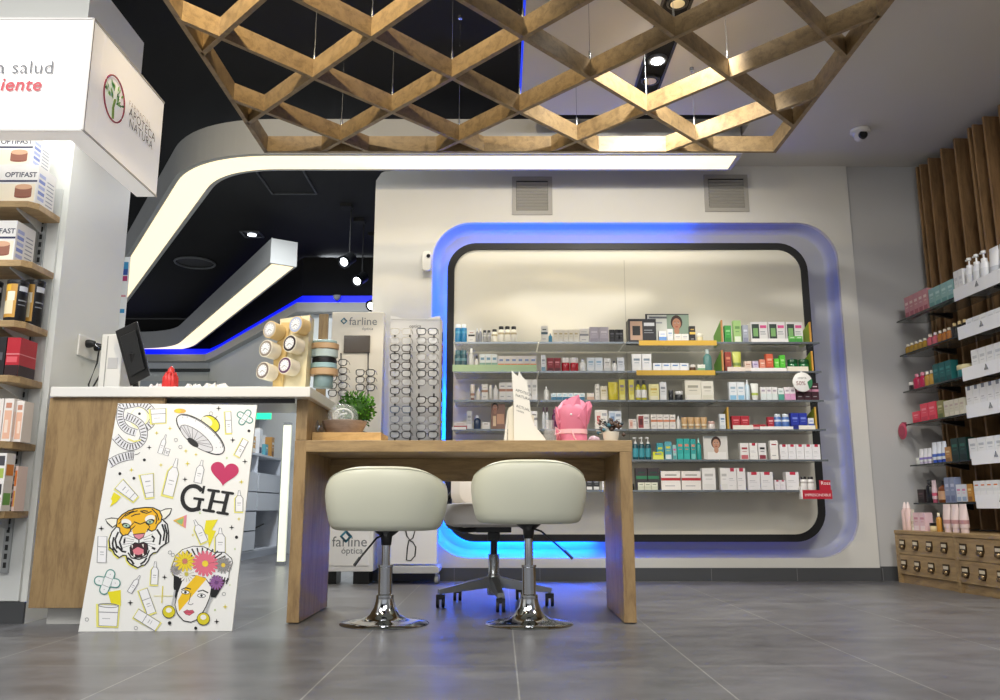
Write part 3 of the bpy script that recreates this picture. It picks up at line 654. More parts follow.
# round offer sign and red tray clipped to the shelf ends
t = thing('offer_sign', 'round white and green offer disc clipped to third niche shelf end', 'sign', ony(802.5, 382, YF-.02))
b = MB(); b.lathe([(.060, 0), (.062, .001), (.062, .003)], M('#ecebe8', .4), axis='y', n=36); b.build('disc', t)
b = MB(); b.add([(.062*math.cos(a), -.001, .062*math.sin(a)) for a in [R(-50+10*k) for k in range(8)]]+[(.03, -.001, .0)], [tuple(range(9))], M('#2f7d52', .5))
add_text(b, '50%', .036, (-.042, -.0012, -.02), (1, 0, 0), (0, 0, 1), M('#7a1c2c', .5)); add_text(b, 'OFERTA', .015, (-.03, -.0012, .02), (1, 0, 0), (0, 0, 1), M('#55585c', .5)); b.build('print', t)
b = MB(); b.box(-.004, .004, .003, .02, .03, .07, M('#c9cccf', .2)); b.build('clip', t)
a = ony(803, 499, YF-.03); t = thing('sample_tray', 'red lettered card tray on right end of lowest niche shelf', 'tray', a)
wt = ony(832.5, 499, YF-.03).x-a.x; ht = ony(803, 490, YF-.03).z-a.z
b = MB(); b.box(0, wt, 0, .003, 0, ht, M('#b31d33', .45)); add_text(b, 'IMPRESCINDIBLE', ht*.42, (.012, -.0008, ht*.3), (1, 0, 0), (0, 0, 1), M('#f3dfe2', .5), space=.95); b.build('front', t)
b = MB(); b.box(wt*.6, wt*.98, .004, .007, ht, ht*2.1, M('#b31d33', .45)); add_text(b, 'Rosa', .03, (wt*.65, .003, ht*1.6), (1, 0, 0), (0, 0, 1), M('#f6eeee', .5)); b.build('back_card', t)
b = MB(); b.box(-.008, 0, 0, .04, 0, ht*1.4, M('#ecebea')); b.build('side', t)
# ventilation grilles on the wall
for (u0, u1, v0, v1, s) in ((512, 552, 177, 215, 'left'), (705, 747, 175, 212, 'right')):
    a = ony(u0, v1, YB); c = ony(u1, v0, YB); w, h = c.x-a.x, c.z-a.z
    t = thing('ventilation_grille', '%s grey louvred air grille above the wall niche' % s, 'vent', (a.x, YB, a.z))
    G = M('#9d9b95', .5)
    b = MB(); lo = rrect(0, w, 0, h, .004, 2); li = rrect(.03, w-.03, .03, h-.03, .002, 2)
    loft(b, [[(p[0], y, p[1]) for p in q_] for q_, y in ((lo, 0), (lo, -.008), (li, -.008), (li, 0))], G, False); b.build('frame', t)
    b = MB(); b.box(.03, w-.03, -.0015, -.0005, .03, h-.03, M('#3f3e3b')); b.build('backing', t)
    n = 9
    for k in range(n):
        z = .034+(h-.072)*(k)/n; b = MB(); b.prism([(-.002, z), (-.002, z+.004), (-.012, z+.018), (-.014, z+.015)], 'x', .032, w-.032, G); b.build('louvre', t)
# door sensor on the wall left of the niche
a = ony(427, 262, YB); t = thing('alarm_sensor', 'small white sensor on the wall left of the niche', 'sensor', (a.x, YB, a.z))
b = MB(); b.prism(rrect(-.03, .03, -.07, .07, .02, 4), 'y', -.03, 0, M('#e4e2dc')); b.build('housing', t, .004)
b = MB(); b.lathe([(.012, -.036), (.014, -.03)], BLACK, axis='y', cz=.035, cx=.012, n=12); b.build('lens', t)
# ================================================================== CEILING LATTICE
zl, hl, tl = 2.40, .09, .022
t = thing('wooden_lattice', 'large suspended oak diamond lattice hanging below the ceiling', 'ceiling lattice', (.11, 3.0, zl))
X0, X1, Ya, Yb2 = -1.30-.11, 1.525-.11, 1.70-3.0, 4.262-3.0
def bar(b, p, q_, th=tl, z0=0, z1=hl, m=LATW):
    p, q_ = Vector(p), Vector(q_); d = (q_-p).normalized(); n = Vector((-d.y, d.x))*th/2
    pts = [p+n, q_+n, q_-n, p-n]; V = [(s.x, s.y, z0) for s in pts]+[(s.x, s.y, z1) for s in pts]
    b.add(V, [(0, 1, 2, 3), (7, 6, 5, 4), (0, 4, 5, 1), (1, 5, 6, 2), (2, 6, 7, 3), (3, 7, 4, 0)], m)
for p, q_ in (((X0, Ya), (X0, Yb2)), ((X1, Ya), (X1, Yb2)), ((X0-tl/2, Yb2), (X1+tl/2, Yb2)), ((X0-tl/2, Ya), (X1+tl/2, Ya))):
    b = MB(); bar(b, p, q_); b.build('frame_rail', t)
px, py = .637, .66; nx, ny = .097-.11, 3.14-3.0      # a node of the diagonal grid
def clip(p, d):
    t0, t1 = -1e9, 1e9
    for o_, dd_, a_, c_ in ((p[0], d[0], X0, X1), (p[1], d[1], Ya, Yb2)):
        ta, tb = (a_-o_)/dd_, (c_-o_)/dd_; t0 = max(t0, min(ta, tb)); t1 = min(t1, max(ta, tb))
    return (t0, t1) if t1 > t0+.05 else None
for sgn in (1, -1):
    for k in range(-6, 9):
        p = (nx+k*px, ny); d_ = (px*sgn, py); c_ = clip(p, d_)
        if c_:
            b = MB(); bar(b, (p[0]+d_[0]*c_[0], p[1]+d_[1]*c_[0]), (p[0]+d_[0]*c_[1], p[1]+d_[1]*c_[1]), tl, .001 if sgn > 0 else 0, hl-.001 if sgn > 0 else hl)
            b.build('diagonal_slat', t)
hooks = [(nx+i*px, ny+j*py/1.0) for i in (-1, 0, 1) for j in (-1, 0, 1)]+[(nx+(i+.5)*px, ny+(j+.5)*py) for i in (-2, -1, 0, 1) for j in (-1, 0, 1)]
for hx_, hy_ in hooks:
    if X0 < hx_ < X1 and Ya < hy_ < Yb2:
        wx = hx_+.11; top = 2.835 if wx > .125 else 3.15
        b = MB(); b.tube([(hx_, hy_, hl-.02), (hx_, hy_, top-zl)], .0012, STEEL, 6); b.lathe([(.004, hl), (.006, hl+.01), (.004, hl+.05)], STEEL, hx_, hy_, 8)
        b.lathe([(.012, top-zl-.02), (.012, top-zl)], STEEL, hx_, hy_, 10); b.build('suspension_wire', t)
# recessed triple downlight in white ceiling
def downlight(x, yA, yB, z, label, lamps, w=.13, on=(), em=40):
    t = thing('recessed_downlight', label, 'ceiling light', (x, (yA+yB)/2, z)); L_ = (yB-yA)/2
    b = MB(); lo = rrect(-w/2, w/2, -L_, L_, .004, 1); li = rrect(-w/2+.012, w/2-.012, -L_+.012, L_-.012, .002, 1)
    loft(b, [[(p[0], p[1], zz) for p in q_] for q_, zz in ((lo, 0), (lo, -.006), (li, -.006), (li, 0))], BLACK, False); b.build('trim', t)
    b = MB(); b.add([(p[0], p[1], -.0015) for p in li], [tuple(range(len(li)))], M('#08080a', .9)); b.build('housing', t)
    for k, ly in enumerate(lamps):
        lit = k in on
        b = MB(); b.lathe([(.052, -.004), (.052, -.02), (.044, -.02), (.036, -.006)], M('#3a3a3c', .3, .6), 0, ly-(yA+yB)/2, 20); lp = b.build('lamp', t)
        b = MB(); b.lathe([(.034, -.0215), (.034, -.0205)], M('#fffaf0', .4, emit=em) if lit else M('#d9c9a0', .3), 0, ly-(yA+yB)/2, 20); b.build('lens', lp)
downlight(.845, 3.15, 4.44, 2.835, 'long black recessed ceiling light with one lamp lit above lattice', (3.3, 3.52, 4.03, 4.24), .15, (0, 2), 30)
# ceiling camera
a = onz(860, 130, 2.835); t = thing('security_camera', 'small white dome camera on the ceiling at right', 'camera', (a.x, a.y, 2.835))
b = MB(); b.lathe([(.06, -.001), (.062, -.02), (.05, -.032)], M('#dcdad6'), n=24); b.build('base', t)
b = MB(); b.lathe([(.042, -.03), (.04, -.055), (.028, -.07), (.01, -.076)], M('#d0cecb'), n=20); b.build('dome', t)
b = MB(); b.lathe([(.026, -.046), (.028, -.03)], BLACK, axis='y', cz=-.05, n=16); b.build('lens', t)
# ================================================================== DESK AND ITS STOOLS
DY = 3.462
t = thing('reception_desk', 'long oak desk with panel legs standing before the lit niche', 'desk', (-.13, DY, 0))
def part(name, x0, x1, y0, y1, z0, z1, m, par, bev=.0015): 
    o_ = par.location; return bx(name, x0-o_.x, x1-o_.x, y0-o_.y, y1-o_.y, z0-o_.z, z1-o_.z, m, par, bev)
part('desktop', -.815, .556, DY, 4.02, .692, .74, OAKH, t); part('leg', .503, .553, DY+.001, 4.02, .004, .6915, OAKV, t); part('leg', -.864, -.814, DY+.001, 4.02, .004, .74, OAKV, t)
part('modesty_panel', -.813, .502, 3.96, 3.98, .585, .6915, OAKH, t)
# ---- service counter
t = thing('service_counter', 'tall counter with oak front and thick white worktop at left', 'counter', (-1.4, 3.40, 0))
part('worktop', -1.872, -.79, 3.385, 3.98, .914, .957, LACQ, t, .003); part('front_panel', -1.882, -1.40, 3.405, 3.425, .068, .914, OAKV, t)
part('carcass', -1.875, -1.42, 3.425, 3.47, .068, .914, OAKV, t); part('plinth', -1.83, -1.42, 3.455, 3.475, .0, .068, M('#d5d5d0', .4), t)
part('end_panel', -.863, -.815, DY, 3.97, .741, .914, OAKV, t)
part('under_rail', -1.42, -.87, 3.44, 3.46, .896, .914, M('#3a3a3c', .5), t)
# ---- stools
def stool(x, zs, label, kw=1.0):
    y = 3.465; t = thing('swivel_stool', label, 'stool', (x, y, 0), 0, None)
    VINYL = plaster('stool_vinyl', '#d4d6c4', .38, .04)
    b = MB(); b.lathe([(.178, 0), (.18, .003), (.174, .008), (.125, .014), (.088, .021), (.062, .036), (.045, .062), (.037, .088), (.035, .10)], CHROME, n=48); b.build('base', t)
    b = MB(); b.lathe([(.034, .095), (.036, .10), (.035, .113), (.0285, .117), (.0285, .222), (.031, .224), (.031, .232)], CHROME, n=28); b.build('sleeve', t)
    b = MB(); b.lathe([(.0175, .225), (.0175, zs-.05)], CHROME, n=24); b.build('gas_column', t)
    b = MB(); b.lathe([(.02, zs-.06), (.024, zs-.025), (.044, zs-.010), (.05, zs-.004), (.05, zs+.004)], BLACK, n=24); b.build('mounting_plate', t)
    s = -.66 if x < -.2 else 1
    b = MB(); b.tube([(0, -.02, zs-.014), (s*.05, -.05, zs-.03), (s*.15, -.09, zs-.115)], .0042, BLACK); b.tube([(s*.14, -.085, zs-.105), (s*.172, -.096, zs-.136)], .0062, BLACK); b.build('lever', t)
    n = 64; loops = []
    def ring(f, zf):
        l = []
        for k in range(n):
            a = 2*PI*k/n; cx_, sy_ = math.cos(a), math.sin(a); e = .82
            px_ = math.copysign(abs(cx_)**e, cx_); py_ = math.copysign(abs(sy_)**e, sy_)
            rim = .252*(1-.22*abs(px_)**4) if sy_ <= 0 else .252*.74*(1-.42*min(1, sy_*1.2))+.252*.26*(1-abs(px_)**2.6)*max(0, 1-sy_*4)
            z = zs+rim*zf; u_ = min(1, max(0, (z-zs)/.15)); wx = .224+.027*math.sin(u_*PI/2)
            l.append((px_*wx*f*kw, -.01+py_*(.172+.035*u_)*f, z))
        return l
    for f, zf in ((.5, 0), (.80, 0), (.90, .008), (.955, .035), (.985, .09), (1, .2), (1.0, .45), (1.0, .68), (.995, .82), (.978, .91), (.952, .965), (.92, .993), (.885, 1.0), (.855, .97), (.84, .9), (.83, .5)): loops.append(ring(f, zf))
    b = MB(); loft(b, loops, VINYL); b.add(loops[0], [tuple(range(n))], VINYL); b.build('seat_shell', t)
    b = MB(); L2 = [[(.83*.2*math.copysign(abs(math.cos(2*PI*k/n))**.8, math.cos(2*PI*k/n))*q_, -.01+.15*math.copysign(abs(math.sin(2*PI*k/n))**.8, math.sin(2*PI*k/n))*q_, z) for k in range(n)] for q_, z in ((.95, zs+.02), (1.05, zs+.06), (1.0, zs+.085), (.8, zs+.095), (.3, zs+.098))]
    loft(b, L2, VINYL); b.add(L2[-1], [tuple(range(n))], VINYL); b.build('cushion', t)
    b = MB(); b.tube([(p[0]*1.004, p[1]*1.004-.0005, p[2]) for p in loops[10]], .0022, VINYL, 6, True); b.build('piping', t)
    return t
stool(-.468, .370, 'cream bucket stool on chrome disc base, left of the two')
stool(.118, .397, 'cream bucket stool on chrome disc base, right of the two', .95)
# ---- office chair behind the desk
CX, CY = -.03, 4.10
t = thing('office_chair', 'white office chair on five-star castor base behind the oak desk', 'chair', (CX, CY, 0))
VW = plaster('office_vinyl', '#d6d3d0', .45)
for a in (203, 277, 349, 61, 133):
    ca, sa = math.cos(R(a)), math.sin(R(a)); Lg = .28
    b = MB(); nx_, ny_ = -sa, ca
    V = []
    for r, w, z0_, z1_ in ((.03, .026, .085, .135), (Lg, .018, .065, .085)):
        V += [(ca*r+nx_*w, sa*r+ny_*w, z0_), (ca*r-nx_*w, sa*r-ny_*w, z0_), (ca*r-nx_*w*.7, sa*r-ny_*w*.7, z1_), (ca*r+nx_*w*.7, sa*r+ny_*w*.7, z1_)]
    b.add(V, [(0, 1, 2, 3), (7, 6, 5, 4), (0, 4, 5, 1), (1, 5, 6, 2), (2, 6, 7, 3), (3, 7, 4, 0)], M('#8b8d8f', .35, .8)); lg = b.build('leg', t)
    b = MB(); ccx, ccy = ca*(Lg-.01), sa*(Lg-.01)
    for s in (-1, 1): b.lathe([(.025, -.007), (.027, 0), (.025, .007)], BLACK, ccx+s*.013, ccy, 18, axis='x', cz=.027)
    b.box(ccx-.02, ccx+.02, ccy-.016, ccy+.018, .04, .062, BLACK); b.lathe([(.006, .05), (.006, .08)], BLACK, ccx, ccy, 8); b.build('castor', lg)
b = MB(); b.lathe([(.03, .05), (.032, .06), (.032, .14), (.026, .145), (.026, .235), (.029, .24)], STEEL, n=24); b.lathe([(.016, .235), (.016, .34)], BLACK, n=16); b.build('gas_column', t)
b = MB(); b.box(-.085, .085, -.09, .09, .345, .372, BLACK); b.box(-.03, .03, -.04, .04, .30, .346, BLACK); b.build('mechanism', t, .004)
b = MB(); L2 = []
for q_, z in ((.8, .372), (.96, .385), (1, .42), (1, .45), (.93, .478), (.6, .485)):
    L2.append([(q_*.245*math.copysign(abs(math.cos(2*PI*k/40))**.6, math.cos(2*PI*k/40)), q_*.23*math.copysign(abs(math.sin(2*PI*k/40))**.6, math.sin(2*PI*k/40)), z) for k in range(40)])
loft(b, L2, VW); b.add(L2[0], [tuple(range(40))], VW); b.add(L2[-1], [tuple(range(40))], VW); b.build('seat', t)
b = MB(); L2 = []
for q_, yy in ((.8, .0), (1, .012), (1, .045), (.85, .06)):
    L2.append([(p[0]*q_, .22+yy+(p[1]-.58)*.12, .58+(p[1]-.58)*q_) for p in rrect(-.225, .225, .46, .715, .07, 6)])
loft(b, L2, VW); b.add(L2[0], [tuple(range(len(L2[0])))], VW); b.add(L2[-1], [tuple(range(len(L2[0])))], VW); b.build('backrest', t)
b = MB(); b.tube([(-.05, .02, .36), (-.15, .04, .352), (-.225, .12, .372), (-.262, .2, .43), (-.25, .255, .5), (-.2, .27, .56)], .014, BLACK, 10); b.build('back_bar', t)
# ================================================================== THINGS ON THE DESK
ZD = .7405
def dk(u, v, Y): return ony(u, v, Y)
# oak riser box with bowl, dome, plant
xa, xb = dk(312, 441, 3.56).x, dk(381, 441, 3.56).x
t = thing('display_tray', 'shallow pale wooden tray box on the left end of the desk', 'tray', ((xa+xb)/2, 3.56, ZD)); w = (xb-xa)/2
PINE = wood('pine_pale', '#b98f55', '#dcb679', (2, 5, 8))
b = MB(); b.box(-w, w, 0, .012, 0, .042, PINE); b.box(-w, w, .208, .22, 0, .042, PINE); b.box(-w, -w+.012, .012, .208, 0, .042, PINE); b.box(w-.012, w, .012, .208, 0, .042, PINE); b.build('rim', t, .001)
b = MB(); b.box(-w+.012, w-.012, .012, .208, .03, .036, PINE); b.build('panel', t)
zt = ZD+.037
bxm = dk(344, 430, 3.66); t = thing('planter_bowl', 'pinkish wooden bowl with slanted sides on the pale tray', 'bowl', (bxm.x, 3.665, zt))
b = MB(); BW = wood('bowl_wood', '#86766c', '#b5a397', (2, 2, 9)); b.lathe([(.072, 0), (.078, .004), (.103, .062), (.098, .063), (.09, .05), (.06, .02)], BW, n=10); b.build('bowl', t)
bm_ = dk(344, 417, 3.66)
t = thing('glass_dome', 'clear glass globe with white loop resting in the wooden bowl', 'ornament', (bm_.x-.006, 3.665, zt+.03))
b = MB(); b.lathe([(.02, 0), (.05, .012), (.066, .035), (.069, .055), (.064, .078), (.045, .1), (.02, .111), (.004, .113)], GLCLEAR, n=32); b.build('globe', t)
b = MB(); b.tube([(.045*math.cos(R(a)), 0, .055+.035*math.sin(R(a))) for a in range(0, 360, 20)], .004, M('#eef1ef', .3), 8, True); b.tube([(-.02, -.03, .045), (0, -.045, .06), (.025, -.035, .065)], .004, M('#eef1ef', .3), 6); b.build('white_loop', t)
# ball plant behind
pc = dk(356.5, 410, 3.86)
t = thing('ball_plant', 'bright green clipped ball plant behind the wooden bowl', 'plant', (pc.x, 3.86, ZD))
b = MB(); b.lathe([(.04, 0), (.055, .07), (.05, .072), (.045, .05)], M('#5a5d60', .5), n=20); b.build('pot', t)
b = MB(); rc = pc.z-ZD; Rr = .09; GR = [M('#3f7a16', .6), M('#5b9a22', .6), M('#2c5c10', .6)]
b.lathe([(.01, rc-.06), (.045, rc-.045), (.062, rc), (.05, rc+.04), (.01, rc+.06)], GR[2], n=14); b.lathe([(.012, .05), (.012, rc-.04)], M('#5d4a30'), n=8)
for k in range(900):
    a = random.random()*2*PI; c_ = random.uniform(-1, 1); s_ = math.sqrt(1-c_*c_); n_ = Vector((s_*math.cos(a), s_*math.sin(a), c_)); p = n_*random.uniform(Rr*.62, Rr)+Vector((0, 0, rc))
    tt = n_.cross(Vector((random.random(), random.random(), random.random()))).normalized(); e = tt*.0045; f = (n_*.8+Vector((random.uniform(-.5, .5), random.uniform(-.5, .5), random.uniform(-.2, .6)))).normalized()*.014
    b.add([p-e, p+f*.5-e*1.1, p+f, p+f*.5+e*1.1, p+e], [(0, 1, 2, 3, 4)], random.choice(GR))
b.build('foliage', t)
a = dk(317, 431, 3.62); t = thing('crystal_ornament', 'small silver faceted crystal ornament beside the wooden bowl', 'ornament', (a.x, 3.62, ZD+.043))
b = MB()
for (dx, h_, r_) in ((0, .058, .012), (.018, .045, .01), (-.018, .036, .009)):
    b.lathe([(.003, 0), (r_, h_*.5), (.001, h_)], M('#cfd3d6', .12, .9), dx, 0, 5)
b.build('crystals', t)
# brochure stand
Yb_ = 3.62; base = dk(525, 441, Yb_)
t = thing('brochure_stand', 'tall white swoosh-shaped brochure stand on the desk', 'brochure stand', (base.x, Yb_, ZD))
def dl(pts, Y): return [(ony(u, v, Y).x-base.x, ony(u, v, Y).z-ZD) for u, v in pts]
pts = dl([(511.5, 370), (515, 374), (518, 376), (519, 371), (522.5, 377), (527, 381), (528.5, 392), (530, 405), (531, 416), (535, 426), (540, 432), (545.5, 439), (545.5, 441)], Yb_)
pts = [(p[0], max(0, p[1])) for p in pts]; lo = dl([(514, 441), (513.5, 400)], Yb_); pts += [(lo[0][0], 0), (lo[1][0], lo[1][1])]
pts[12] = (pts[12][0], 0)
PAPER = M('#ebeae3', .5)
b = MB(); b.prism(pts, 'y', 0, .004, PAPER); b.build('front_panel', t)
q_ = dl([(508.5, 408), (513, 405), (513.5, 441), (508, 441)], Yb_)
b = MB(); b.prism([(q_[0][0], q_[0][1]), (q_[1][0], q_[1][1]), (q_[2][0], 0), (q_[3][0], 0)], 'y', .004, .10, M('#e3dfce', .5)); b.build('pocket', t)
q_ = dl([(506, 425), (507.5, 409), (508.3, 409), (507, 441), (503.5, 441)], Yb_)
b = MB(); b.prism([(q_[1][0], q_[1][1]), (q_[2][0], q_[2][1]), (q_[3][0], 0), (q_[4][0], 0)], 'y', .03, .034, PAPER); b.build('prop', t)
b = MB(); ang = ( .95, 0, -.32)
for k, (u, v, txt) in enumerate(((515.5, 391, 'APOTECA'), (515.5, 396, 'NATURA'), (516, 407, 'ACTUAL'), (516.5, 411, 'revista'))):
    p = dl([(u, v)], Yb_)[0]; add_text(b, txt, .017 if k < 3 else .013, (p[0], -.0008, p[1]), ang, (.05, 0, 1), M('#4d5055'), bold=.0)
b.build('print', t)
# a stack of leaflets inside the stand
t2 = thing('leaflet_stack', 'stack of cream leaflets standing behind the brochure stand', 'leaflets', (base.x-.045, Yb_+.105, ZD))
for k in range(6): bx('leaflet', -.012+.0*k, .09, .004*k, .004*k+.003, 0, .135-.004*k, M('#e9e5d3' if k % 2 else '#dedac6', .5), t2)
# pink wrapped gift
Yg = 3.66; gb = dk(573, 441, Yg)
t = thing('wrapped_gift', 'pink tissue-wrapped gift with pale ribbon on the desk', 'gift', (gb.x, Yg, ZD))
PINK = plaster('pink_tissue', '#e2809c', .5, .15); RIB = M('#f3c0c6', .35)
W_ = (dk(588, 441, Yg).x-dk(559, 441, Yg).x)/2
def zz(v): return ony(573, v, Yg).z-ZD
n = 40; L2 = []
for v, f, fr_ in ((443, 1.0, 0), (437, .98, 0), (433.5, .95, 0), (430.5, .94, 0), (426, 1.02, .01), (418, 1.1, .03), (411, 1.12, .05), (407, 1.0, .10), (403, .72, .2), (400, .4, .2)):
    z = max(0, zz(v)); l = []
    for k in range(n):
        a = 2*PI*k/n; r = W_*f*(1+fr_*.6*math.sin(5*a+1)+.02*math.sin(9*a)); l.append((r*math.copysign(abs(math.cos(a))**.8, math.cos(a)), .06*f*math.copysign(abs(math.sin(a))**.8, math.sin(a))*(1-fr_), z+fr_*.045*math.sin(3*a+.5)))
    L2.append(l)
b = MB(); loft(b, L2, PINK); b.add(L2[0], [tuple(range(n))], PINK)
b.build('wrapping', t)
for (pp, yy) in (([(555, 407), (559, 410), (562, 425), (558, 431), (555, 420)], -.04), ([(558, 425), (562, 404), (569, 399), (578, 396), (580, 406), (580, 425)], -.052), ([(582, 412), (585, 403), (589, 402), (591.5, 407), (588, 424), (584, 428)], -.045), ([(566, 428), (574, 412), (586, 404), (584, 428)], -.058), ([(555, 428), (558, 432), (560, 441), (556, 441)], -.05)):
    q_ = [(ony(u, v, Yg).x-gb.x, ony(u, v, Yg).z-ZD) for u, v in pp]
    b = MB(); cx_ = sum(p[0] for p in q_)/len(q_); cz_ = sum(p[1] for p in q_)/len(q_)
    V = [(p[0], yy+.01, p[1]) for p in q_]+[(cx_, yy-.008, cz_)]+[(p[0], yy+.014, p[1]) for p in q_]; m_ = len(q_)
    b.add(V, [(i, (i+1) % m_, m_) for i in range(m_)]+[tuple(range(2*m_, m_, -1))]+[(i, (i+1) % m_, m_+1+(i+1) % m_, m_+1+i) for i in range(m_)], PINK); b.build('tissue_fold', t)
b = MB(); q_ = [(W_*.99*math.copysign(abs(math.cos(2*PI*k/n))**.8, math.cos(2*PI*k/n)), .062*math.copysign(abs(math.sin(2*PI*k/n))**.8, math.sin(2*PI*k/n))) for k in range(n)]
loft(b, [[(x, y, zz(434.5)) for x, y in q_], [(x, y, zz(430)) for x, y in q_]], RIB); 
b.tube([(-W_*.9, -.062, zz(433)), (-W_*1.25, -.07, zz(429)), (-W_*1.3, -.07, zz(436)), (-W_*.9, -.065, zz(434))], .004, RIB, 6)
b.tube([(-.01, -.066, zz(432)), (.0, -.07, zz(439)), (.008, -.07, zz(441))], .0035, RIB, 6); b.build('ribbon', t)
b = MB(); b.lathe([(.001, -.003), (.0045, 0), (.001, .003)], M('#ffffff', .2), -.012, -.068, 8, axis='y', cz=zz(416)); b.build('bead', t)
t = thing('cellophane_bag', 'small clear cellophane bag left of the pink gift', 'bag', (dk(550, 441, 3.70).x, 3.70, ZD))
b = MB(); b.lathe([(.012, 0), (.026, .01), (.03, .05), (.018, .09), (.02, .11)], GLCLEAR, n=14, sy=.6); b.build('bag', t)
# plant pot with dark blue dried flowers
fb = dk(611, 441, 3.66); t = thing('flower_pot', 'cream pot of dark blue and brown dried flowers on the desk', 'plant pot', (fb.x, 3.66, ZD))
b = MB(); b.lathe([(.028, 0), (.03, .004), (.038, .052), (.034, .052), (.03, .04)], M('#dcdad0', .45), n=24); b.build('pot', t)
b = MB()
for k in range(42):
    a = random.uniform(0, 2*PI); rr_ = random.uniform(.0, .055); x, y, z = rr_*math.cos(a)*1.15, rr_*math.sin(a)*.7, .06+random.uniform(0, .06)-rr_*.4
    m_ = random.choice([M('#22343f', .6), M('#2f6577', .6), M('#43281c', .6), M('#5b3a22', .6), M('#1a2026', .6)])
    if x > .0 and random.random() < .6: m_ = M('#3a2519', .6)
    s_ = random.uniform(.006, .012); b.lathe([(.001, z-s_), (s_, z-s_*.2), (s_*.8, z+s_*.5), (.001, z+s_)], m_, x, y, 7)
b.build('flowers', t)
b = MB()
for k in range(9):
    a = R(100+k*18); b.tube([(0, 0, .045), (.035*math.cos(a), 0, .07+.03*math.sin(a)), (.075*math.cos(a), -.01, .08+.05*math.sin(a))], .002, M('#d5d8d2', .5), 5)
b.build('stems', t)
t = thing('paper_parcel', 'small lilac and white crumpled parcel behind the flower pot', 'parcel', (dk(594, 441, 3.74).x, 3.74, ZD)); b = MB(); b.lathe([(.02, 0), (.028, .02), (.02, .035), (.006, .042)], M('#c9aebc', .5), n=9, sx=1.1); b.build('paper', t)
# ================================================================== ON THE COUNTER
ZC = .9575
def monitor():
    o_ = ony(135, 388, 3.62); t = thing('computer_monitor', 'black computer monitor seen from behind, tilted, on white worktop', 'monitor', (o_.x, 3.66, ZC))
    m = MB(); c4 = [ony(115, 331, 3.66), ony(137, 321, 3.60), ony(150, 375, 3.60), ony(130, 386, 3.66)]
    c4 = [p-Vector((o_.x, 3.66, ZC)) for p in c4]; c4[3].z = max(c4[3].z, .006)
    nrm = Vector((-.25, 1, .12)).normalized()*.022; V = [tuple(p) for p in c4]+[tuple(p+nrm) for p in c4]
    m.add(V, [(0, 1, 2, 3), (7, 6, 5, 4), (0, 4, 5, 1), (1, 5, 6, 2), (2, 6, 7, 3), (3, 7, 4, 0)], M('#17181a', .4)); m.build('screen_case', t, .004)
    ctr = sum((p for p in c4), Vector())/4
    m = MB(); q_ = [(ctr+(p-ctr)*.72) for p in c4]; V = [tuple(p) for p in q_]+[tuple(p-nrm*.5) for p in q_]
    m.add(V, [(0, 1, 2, 3), (7, 6, 5, 4), (0, 4, 5, 1), (1, 5, 6, 2), (2, 6, 7, 3), (3, 7, 4, 0)], M('#1e2023', .45)); m.build('back_bulge', t, .004)
    m = MB(); m.tube([ctr-nrm*.4, ctr+Vector((0, .03, -.08)), Vector((ctr.x, .04, .012))], .014, BLACK); m.box(ctr.x-.09, ctr.x+.07, -.02, .12, 0, .012, BLACK); m.build('stand', t, .002)
monitor()
pa, pb_ = ony(97, 388, 3.72), ony(119, 388, 3.72)
t = thing('computer_tower', 'slim white computer tower against the pillar behind the monitor', 'computer', (pa.x, 3.72, ZC)); h_ = ony(100, 334, 3.72).z-ZC
b = MB(); b.box(0, pb_.x-pa.x, 0, .22, 0, h_, M('#d9dad8', .4)); b.build('case', t, .006)
b = MB(); b.box(.028, .032, -.002, .0, .01, h_-.01, M('#8f9190')); b.box(.04, .085, -.002, 0, h_*.45, h_*.62, M('#b4b6ba')); b.build('front_seam', t)
# socket
sk = onx(88, 345, -1.93); t = thing('power_socket', 'white wall socket with two black plugs on the pillar', 'socket', (-1.929, sk.y, sk.z))
b = MB(); b.box(0, .009, -.10, .09, -.065, .03, M('#e4e3de', .35)); b.build('face_plate', t, .003)
for yy in (-.03, .05):
    b = MB(); b.lathe([(.019, .009), (.02, .02), (.014, .045)], BLACK, 0, yy, 16, axis='x'); b.build('plug', t)
for k, yy in enumerate((-.03, .05)):
    p0 = Vector((-1.89, sk.y+yy, sk.z)); b = MB(); zc = ZC+.006
    b.tube([p0, p0+Vector((.02, .02, -.02)), p0+Vector((.02, .01, -.09)), Vector((-1.875+.01*k, 3.70+.03*k, zc+.05)), Vector((-1.85, 3.66, zc)), Vector((-1.80+.02*k, 3.62+.02*k, zc)), Vector((-1.70, 3.64+.03*k, zc))], .004, BLACK, 8)
    tag(b.build('power_cable'), ['black cable from the nearer plug drooping onto the white worktop', 'black cable from the farther plug drooping onto the white worktop'][k], 'cable')
# vertical white strip card at the pillar edge
a = ony(121.5, 300, 4.12); t = thing('paper_banner', 'narrow white vertical banner with blue and pink figures by the pillar', 'banner', (a.x, 4.12, 0))
zt_ = ony(124, 257, 4.12).z; w0 = ony(122, 300, 4.12).x-a.x; 
b = MB(); b.box(-.03, .027, 0, .004, .0, zt_, M('#e9eaea', .5)); 
for (v0, v1, col) in ((262, 269, '#2f8fc4'), (269, 275, '#2a50a0'), (276, 281, '#b52f6d'), (295, 297, '#c98a8f'), (309, 313, '#2f8fc4')):
    z0_, z1_ = ony(124, v1, 4.12).z, ony(124, v0, 4.12).z; b.box(-.008, .02, -.001, 0, z0_, z1_, M(col))
b.build('sheet', t)
